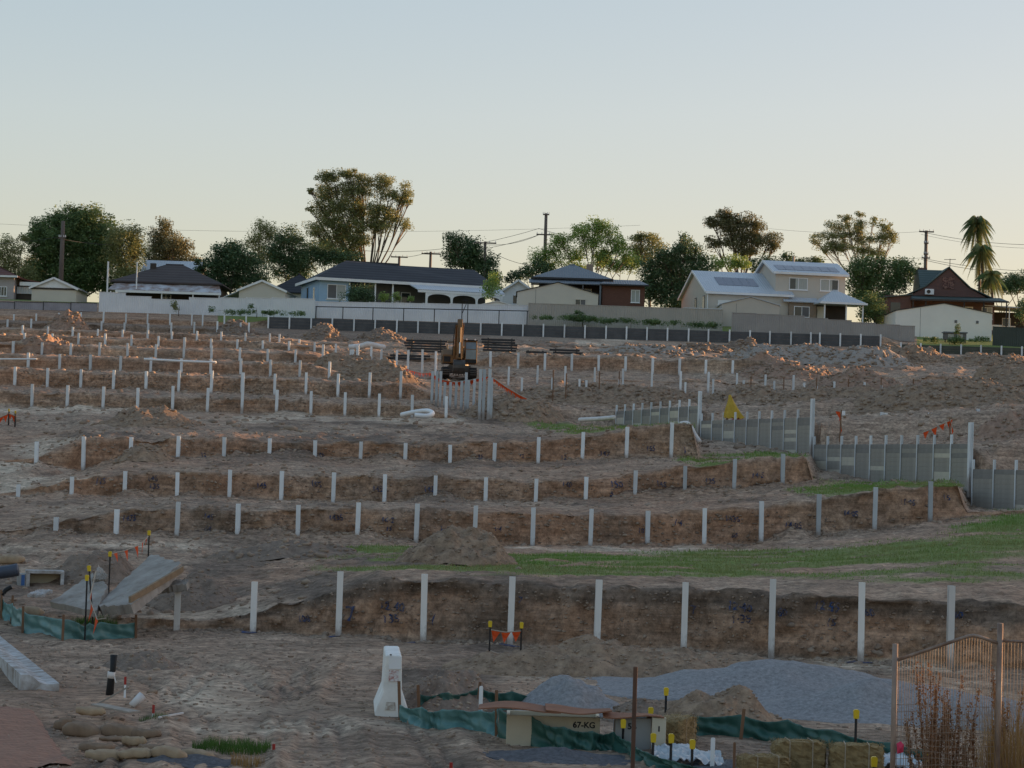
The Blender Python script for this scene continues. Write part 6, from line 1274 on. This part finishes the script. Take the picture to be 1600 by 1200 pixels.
# left: black pipe, plank, bottle, kerb, path
q = hit(173, 1086); mb = MB(); h_ = P(172, 1023, q.y).z-q.z
root = empty('standing_pipe', q, 0); tag(root, 'black pipe standing upright with grey tape round it at left', 'pipe')
MB().tube([(-.03, 0, -.2), (0, 0, h_*.55), (.02, 0, h_*.62), (.03, 0, h_)], [.075, .06, .05, .062], 10).build('pipe', BLK, root, smooth=True); MB().tube([(-.01, 0, h_*.42), (.0, 0, h_*.58)], .068, 10).build('tape', PALEPOST, root, smooth=True); MB().bar((.05, -.04, h_*.5), (.09, -.05, h_*.32), .02, .02).build('tape_end', PALEPOST, root)
def plank(a, b, w_, t, m, label, name='plank', lift=0.03):
    A, B = hit(*a), hit(*b); A.z += lift; B.z += lift; o = MB().bar((0, 0, 0), B-A, w_, t).build(name, m, bevel=.005); o.location = A; return tag(o, label, 'plank')
GTIM = mat('greyed_timber', (0.40, 0.35, 0.30), (0.24, 0.20, 0.17), 6, .85, stretch=(1, .3, 1))
o = plank((152, 1103), (186, 1092), .07, .03, GTIM, 'grey timber length leaning at the black pipe'); B_ = P(201, 1073, o.location.y); o.data = MB().bar((0, 0, 0), B_-o.location, .06, .03).mesh('plank'); o.data.materials.append(GTIM)
plank((150, 1120), (210, 1133), .22, .03, GTIM, 'grey board lying behind the sandbags', lift=.2); plank((248, 1126), (286, 1119), .03, .03, PALEPOST, 'thin pale stick lying beside the red tipped stake', lift=.05)
q = hit(212, 1106); o = MB().tube([(-.07, 0, .03), (.09, .1, .2)], [.06, .075], 12).build('tube_offcut', PALEPOST, smooth=True); o.location = q; tag(o, 'short pale tube offcut lying by the earth near the sandbags', 'tube')
KERB = mat('pale_kerb_concrete', (0.55, 0.55, 0.56), (0.25, 0.21, 0.18), 3.5, .85, bump=.008, bscale=30, contrast=.16)
def kerb():
    a, b = hit(62, 1078), hit(-40, 985); t = (b-a); t.z = 0; ln = t.length; a.z += .07; root = empty('kerb', a, math.atan2(t.y, t.x)); tag(root, 'new pale concrete kerb and gutter length at the left edge', 'kerb')
    pr = [(-.34, -.1), (.34, -.1), (.34, .05), (.14, .03), (0, .06), (-.13, .17), (-.2, .2), (-.34, .2)]
    n = 6
    for k in range(n): MB().prismx([(-y, z) for y, z in pr], k*ln/n+.008, (k+1)*ln/n).build('kerb_segment', KERB, root, bevel=.01)
kerb()
def path():
    a, b, c, e = [hit(x, y) for x, y in ((-60, 1100), (52, 1108), (116, 1196), (-60, 1215))]; n = 40; V = []
    for i in range(n+1):
        for k in range(n+1):
            u, v = i/n, k/n; q = a.lerp(b, u).lerp(e.lerp(c, u), v); ed = min(1, 12*(1-u))*min(1, 12*v); x = q.x+(1-u < .02)*random.uniform(-.08, .08); V.append((x-a.x, q.y-a.y, gz(x, q.y)+.05*ed-.02+random.uniform(0, .012)-a.z))
    F = [(i*(n+1)+k, (i+1)*(n+1)+k, (i+1)*(n+1)+k+1, i*(n+1)+k+1) for i in range(n) for k in range(n)]
    o = MB().add(V, F).build('path', mat('red_clay_path', (0.40, 0.215, 0.145), (0.20, 0.105, 0.075), 3, .9, bump=.03, bscale=14, contrast=.2, stretch=(1, 3, 1), detail=10)); o.location = a; struct(o)
path()
# sandbags
BAG = mat('hessian_sandbag', (0.44, 0.325, 0.215), (0.27, 0.19, 0.125), 6, .9, bump=.006, bscale=60)
BAGD = mat('dirty_sandbag', (0.29, 0.20, 0.135), (0.16, 0.11, 0.078), 5, .9, bump=.006, bscale=60)
def bag(px, yb, w_, h_, rz, m, label, seed, lift=0.0):
    q = hit(px, yb); q.z += lift; g = random.Random(seed); bm = bmesh.new(); bmesh.ops.create_uvsphere(bm, u_segments=20, v_segments=12, radius=1)
    for v in bm.verts:
        x, y, z = v.co; e = lambda t: math.copysign(abs(t)**.62, t)
        X_, Y_ = e(x)*w_/2, e(y)*w_*.24; Z_ = (e(z)*.5+.42)*h_*(1+.1*math.sin(x*3+seed)); tie = max(0, x-.8)*1.2
        v.co = (X_+tie*.1, Y_*(1-tie*2.2)+.02*math.sin(x*6+seed), Z_*(1-tie)+.012*math.sin(x*11+y*7+seed))
    me = bpy.data.meshes.new('sandbag'); bm.to_mesh(me); bm.free(); me.polygons.foreach_set('use_smooth', [True]*len(me.polygons)); o = link('sandbag', me, m); o.location = q; o.rotation_euler = (R(g.uniform(-5, 5)), R(g.uniform(-5, 5)), R(rz)); tag(o, label, 'sandbag', 'sandbags at the bottom left')
bag(102,1140,.36,.17,35,BAGD,'dirty sandbag at the left end of the upper line',1); bag(128,1150,.62,.2,-4,BAGD,'fat brown sandbag, left one of the upper line',2); bag(190,1152,.66,.2,-6,BAGD,'long brown sandbag, middle of the upper line',3); bag(228,1153,.45,.15,-10,BAGD,'flat brown sandbag at the right end of the upper line',4)
bag(140,1130,.45,.12,5,BAG,'pale sandbag lying on top of the upper line',5,.14)
bag(160,1188,.50,.16,8,BAG,'pale sandbag at the front of the lower line, left',6); bag(212,1184,.52,.13,-3,BAG,'pale sandbag second in the lower line',7); bag(262,1184,.50,.15,-4,BAG,'plump pale sandbag third in the lower line',8); bag(306,1187,.48,.15,-8,BAG,'sandbag at the right end of the lower line',9)
bag(150,1174,.5,.13,14,BAGD,'brown sandbag behind the lower line at left',10); bag(208,1170,.34,.13,5,BAG,'round sandbag on top of the lower line',11,.06); bag(236,1178,.4,.1,-25,BAGD,'slanted sandbag wedged in the lower line',12,.04); bag(181,1168,.5,.06,20,BAGD,'flattened sack draped over the lower line',13,.1)
bag(48,962,.62,.22,5,BAG,'tan sandbag slumped inside the left silt fence',14); bag(17,880,.8,.25,0,BAG,'tan sack lying at the left edge near the culvert piece',15)
# broken slab and culvert
CONC = mat('broken_concrete', (0.42, 0.385, 0.35), (0.19, 0.16, 0.135), 1.8, .9, bump=.02, bscale=14, contrast=.25)
def rough_slab(corners, t, label, name, m, edge=None, seed=0):
    """a broken slab through four world corners"""
    a, b, c, e = [Vector(p) for p in corners]; n = 14; g = np.random.default_rng(seed); o0 = a.copy(); nr = (b-a).cross(e-a).normalized()
    if nr.z < 0: nr = -nr
    root = empty(name, o0); tag(root, label, 'concrete slab'); V, F = [], []
    for i in range(n+1):
        for j in range(n+1):
            u, v = i/n, j/n; u2, v2 = min(max(u+(g.uniform(-.03, .03)), -.02), 1.02), min(max(v+g.uniform(-.03, .03), -.02), 1.02)
            V.append(a.lerp(b, u2).lerp(e.lerp(c, u2), v2)+nr*g.uniform(-.02, .02)-o0)
    k = len(V); V += [v-nr*t for v in V]
    q = lambda i, j: i*(n+1)+j
    for i in range(n):
        for j in range(n): F += [(q(i,j), q(i+1,j), q(i+1,j+1), q(i,j+1)), (k+q(i,j), k+q(i,j+1), k+q(i+1,j+1), k+q(i+1,j))]
    rim = [q(i,0) for i in range(n)]+[q(n,j) for j in range(n)]+[q(i,n) for i in range(n, 0, -1)]+[q(0,j) for j in range(n, 0, -1)]
    for x, y in zip(rim, rim[1:]+rim[:1]): F.append((x, k+x, k+y, y))
    MB().add(V, F).build('slab', m, root)
    if edge: A, B, m2 = edge; MB().bar(Vector(A)-o0, Vector(B)-o0, .06, .14).build('timber_edge', m2, root)
rough_slab([P(150,946,52.5), P(205,946,51.0), P(284,880,55.0), P(238,866,57.5)], .22, 'large broken concrete slab tipped up on the soil at left', 'broken_slab', CONC, (P(203,937,50.9), P(285,889,54.8), mat('form_timber', (0.30, 0.22, 0.14), (0.2, 0.14, 0.09), 5, .8)), 1)
rough_slab([P(80,940,53), P(150,955,52), P(168,915,53.5), P(145,895,55)], .15, 'cracked slab of grey concrete leaning left of the tipped slab', 'broken_slab', CONC, None, 2)
rough_slab([P(232,920,54.5), P(292,912,54.5), P(296,904,55.2), P(250,908,55.4)], .16, 'rounded concrete lump under the tipped slab edge', 'broken_slab', CONC, None, 3)
rough_slab([P(42,929,52.5), P(66,930,52.5), P(82,922,53), P(60,921,53.2)], .06, 'flat pale concrete shard lying at left', 'broken_slab', KERB, None, 4)
rough_slab([P(143,905,54), P(165,905,54), P(169,899,54.3), P(154,882,54.5)], .08, 'pointed concrete shard standing behind the pickets', 'broken_slab', CONC, None, 5)
def culvert():
    q = hit(40, 916); root = empty('culvert_piece', q, R(14)); tag(root, 'cream concrete culvert piece with blue painted end at left', 'culvert'); w_ = 1.0; h_ = .42
    MB().box(0, w_, 0, .6, h_-.08, h_).build('top', KERB, root, bevel=.01); MB().box(0, .1, 0, .6, -.1, h_-.081).build('side', KERB, root); MB().box(w_-.09, w_, 0, .6, -.1, h_-.081).build('side', KERB, root); MB().box(.1, w_-.09, .5, .6, -.1, h_-.081).build('back', CPAN, root)
    MB().box(-.22, -.01, .0, .5, -.1, h_-.1).build('end_block', GPAN, root, bevel=.01); MB().box(-.12, -.03, -.008, -.002, .02, h_-.12).build('paint_patch', mat('bright_blue_paint', (0.06, 0.14, 0.34), None, 3, .7), root)
culvert()
hose([(-20,896,0),(5,894,0),(28,890,0)], 58, .16, mat('blue_black_pipe', (0.07, 0.085, 0.12), (0.04, 0.05, 0.075), 2, .5), 'dark blue ribbed pipe lying behind the culvert piece')
hose([(4,930,0),(9,922,0),(18,917,0)], 51.5, .05, BLK, 'short black pipe stub at the left silt fence')
# ------------------------------------------------------------------ wire fence panel and weeds, right foreground
RUSTY = mat('rusted_tube', (0.38, 0.30, 0.25), (0.16, 0.10, 0.075), 5, .55, metallic=.3, stretch=(1, 1, .4), contrast=.2)
def wire_fence():
    d = 27.5; b = at(1399, d); root = empty('wire_fence', b); tag(root, 'bent rusty temporary fence panel with wire mesh at right', 'fence'); o0 = b
    def V3(px, py, k=0): p = P(px, py, d+k)-o0; return p
    zg = -.3
    for px, yt, r_ in ((1399, 1006, .034), (1563, 974, .036)):
        p = V3(px, yt); MB().tube([(p.x, 0, zg), (p.x+.008, .01, p.z*.5), (p.x, 0, p.z)], r_, 12).build('post', RUSTY, root, smooth=True)
    rail = [V3(1403, 1031), V3(1504, 997), V3(1513, 994), V3(1522, 993), V3(1531, 995), V3(1560, 1005)]
    MB().tube(rail, .021, 10).build('top_rail', RUSTY, root, smooth=True); MB().tube([V3(1566, 1001), V3(1600, 1003), V3(1640, 1006)], .016, 8).build('top_rail', RUSTY, root, smooth=True)
    WR = mat('rusted_wire', (0.36, 0.27, 0.20), (0.20, 0.13, 0.09), 9, .6)
    m = MB(); x0, x1 = rail[0].x, rail[-1].x
    def top(x):
        for a, c in zip(rail, rail[1:]):
            if a.x <= x <= c.x: return a.z+(c.z-a.z)*(x-a.x)/(c.x-a.x)
        return rail[-1].z
    n = 36
    for k in range(n):
        x = x0+(x1-x0)*(k+.5)/n; w2 = .018*math.sin(k*.9); MB().tube([(x, 0, zg), (x+w2, .015, top(x)*.5), (x, 0, top(x))], .0032, 4, cap=False).build('wire', WR, root)
    for k in range(20):
        z = .08+k*.078; xs = [x for x in np.linspace(x0, x1, 13) if top(x) > z]
        if len(xs) > 2: MB().tube([(x, -.006, z+.012*math.sin(x*6+k)) for x in xs], .0032, 4, cap=False).build('wire', WR, root)
    xr = V3(1566, 1000).x
    for k in range(16): x = xr+.03+k*.04; MB().tube([(x, 0, zg), (x, 0, V3(1580, 1004).z)], .003, 4, cap=False).build('wire', WR, root)
wire_fence()
DRY = mat('dry_dock_stem', (0.36, 0.19, 0.095), (0.20, 0.095, 0.05), 8, .85, transl=.2)
HAYG = mat('dry_grass', (0.42, 0.27, 0.11), (0.26, 0.15, 0.06), 3, .85, transl=.3)
def dock(px, ytop, d, label, seed):
    q = at(px, d); h_ = P(px, ytop, d).z-q.z; root = empty('dry_weed', q); tag(root, label, 'weed', 'dry weeds at the wire fence'); g = random.Random(seed); st = MB(); sd_ = MB()
    for k in range(4):
        a = g.uniform(0, 6.3); ln = h_*g.uniform(.6, 1); tip = Vector((math.cos(a)*.14*ln, math.sin(a)*.1, ln)); mid = tip*.5+Vector((g.uniform(-.03, .03), 0, 0)); st.tube([(0, 0, -.05), mid, tip], [.009, .007, .003], 5)
        for j in range(260):
            t = g.uniform(.3, 1); c = (mid*(2*t) if t < .5 else mid.lerp(tip, 2*t-1))+Vector((g.gauss(0, .018), g.gauss(0, .018), g.gauss(0, .02))); s = g.uniform(.008, .018)
            u = Vector((g.uniform(-1, 1), g.uniform(-1, 1), g.uniform(-1, 1))).normalized()*s; v = u.cross(Vector((g.uniform(-1, 1), g.uniform(-1, 1), 1))).normalized()*s; sd_.add([c-u, c+v, c+u, c-v], [(0, 1, 2, 3)])
    st.build('stems', DRY, root); s = sd_.build('seed_heads', DRY, root); s['kind'] = 'stuff'
for i, (px, yt, d) in enumerate(((1460,1040,28.6),(1474,1026,28.4),(1490,1048,28.8),(1502,1080,28.3),(1450,1110,28.2),(1516,1072,28.9),(1545,1100,28.2),(1467,1060,28.9),(1482,1050,28.2),(1530,1120,28.6),(1575,1030,28.4),(1590,1012,28.9))):
    dock(px, yt, d, 'reddish dry dock weed behind the wire fence, %s from the left' % ordinal([2, 4, 6, 7, 1, 8, 10, 3, 5, 9, 11, 12][i]), 50+i)
def blades(name, label, px, d, w_, dp, n, h_, m, seed, bend=.5, cat='grass', y=None, kind='stuff'):
    g = np.random.default_rng(seed); c = at(px, d) if y is None else hit(px, y); V = []; F = []
    for i in range(n):
        r_ = math.sqrt(g.random()); a = g.uniform(0, 2*math.pi); x = r_*math.cos(a)*w_/2; yy = r_*math.sin(a)*dp/2; z = gz(c.x+x, c.y+yy)-c.z
        hh = h_*g.uniform(.45, 1.1); az = g.uniform(0, 6.28); be = bend*hh*g.uniform(.2, 1); wd = np.array([math.cos(az+1.57), math.sin(az+1.57), 0])*min(h_*.02, .006); dv = np.array([math.cos(az), math.sin(az), 0]); b0 = np.array([x, yy, z-.01])
        k = len(V); V += [b0-wd, b0+wd, b0+dv*be*.35+np.array([0, 0, hh*.6])+wd*.7, b0+dv*be*.35+np.array([0, 0, hh*.6])-wd*.7, b0+dv*be+np.array([0, 0, hh])]; F += [(k, k+1, k+2, k+3), (k+3, k+2, k+4)]
    o = MB().add(V, F).build(name, m); o.location = c
    if kind: o['kind'] = kind
    o['label'] = label; o['category'] = cat; return o
GRASS = mat('lush_grass', (0.085, 0.17, 0.03), (0.045, 0.10, 0.018), 3, .7, transl=.3)
YGRASS = mat('yellow_green_weed', (0.24, 0.21, 0.05), (0.12, 0.13, 0.03), 3, .7, transl=.3)
blades('grass', 'lush green grass tuft right of the sandbags', 362, 0, 1.15, 1.1, 1500, .17, GRASS, 1, y=1172)
blades('grass', 'small green grass beside the red tipped stake', 240, 0, .5, .4, 260, .1, GRASS, 2, y=1122)
blades('grass', 'fresh green grass patch inside the left silt fence', 148, 0, 1.1, 1.4, 900, .2, GRASS, 3, y=975)
blades('dry_grass', 'tall golden dry grass at the right edge', 1600, 27.8, .75, 1.2, 420, 1.75, HAYG, 4, .35)
blades('dry_grass', 'golden dry grass thicket behind the right fence post', 1585, 29.2, .9, .8, 380, 1.3, HAYG, 5, .5)
blades('weeds', 'yellow-green weeds at the foot of the wire fence', 1525, 28.6, 1.0, .8, 650, .75, YGRASS, 6, .6)
blades('dry_grass', 'straw coloured grass wisps behind the hay bales', 1430, 30.0, 1.2, .8, 300, .45, HAYG, 7, .6)
blades('dry_grass', 'dry weeds at the bottom edge near the red tipped stake', 405, 31.9, .5, .4, 160, .22, HAYG, 8, .6)
q = at(1407, 27.2); o = MB().add([(0, 0, 0), (.07, .01, .02), (.075, .0, .11), (.04, .02, .15), (-.01, .01, .12), (.03, -.03, .07)], [(0, 1, 5), (1, 2, 5), (2, 3, 5), (3, 4, 5), (4, 0, 5)]).build('pink_ribbon', mat('pink_ribbon', (0.75, 0.06, 0.14), None, 4, .6, transl=.2)); o.location = P(1402, 1178, 27.4); tag(o, 'pink ribbon tied at the left post of the wire fence', 'ribbon'); md = o.modifiers.new('t', 'SOLIDIFY'); md.thickness = .004
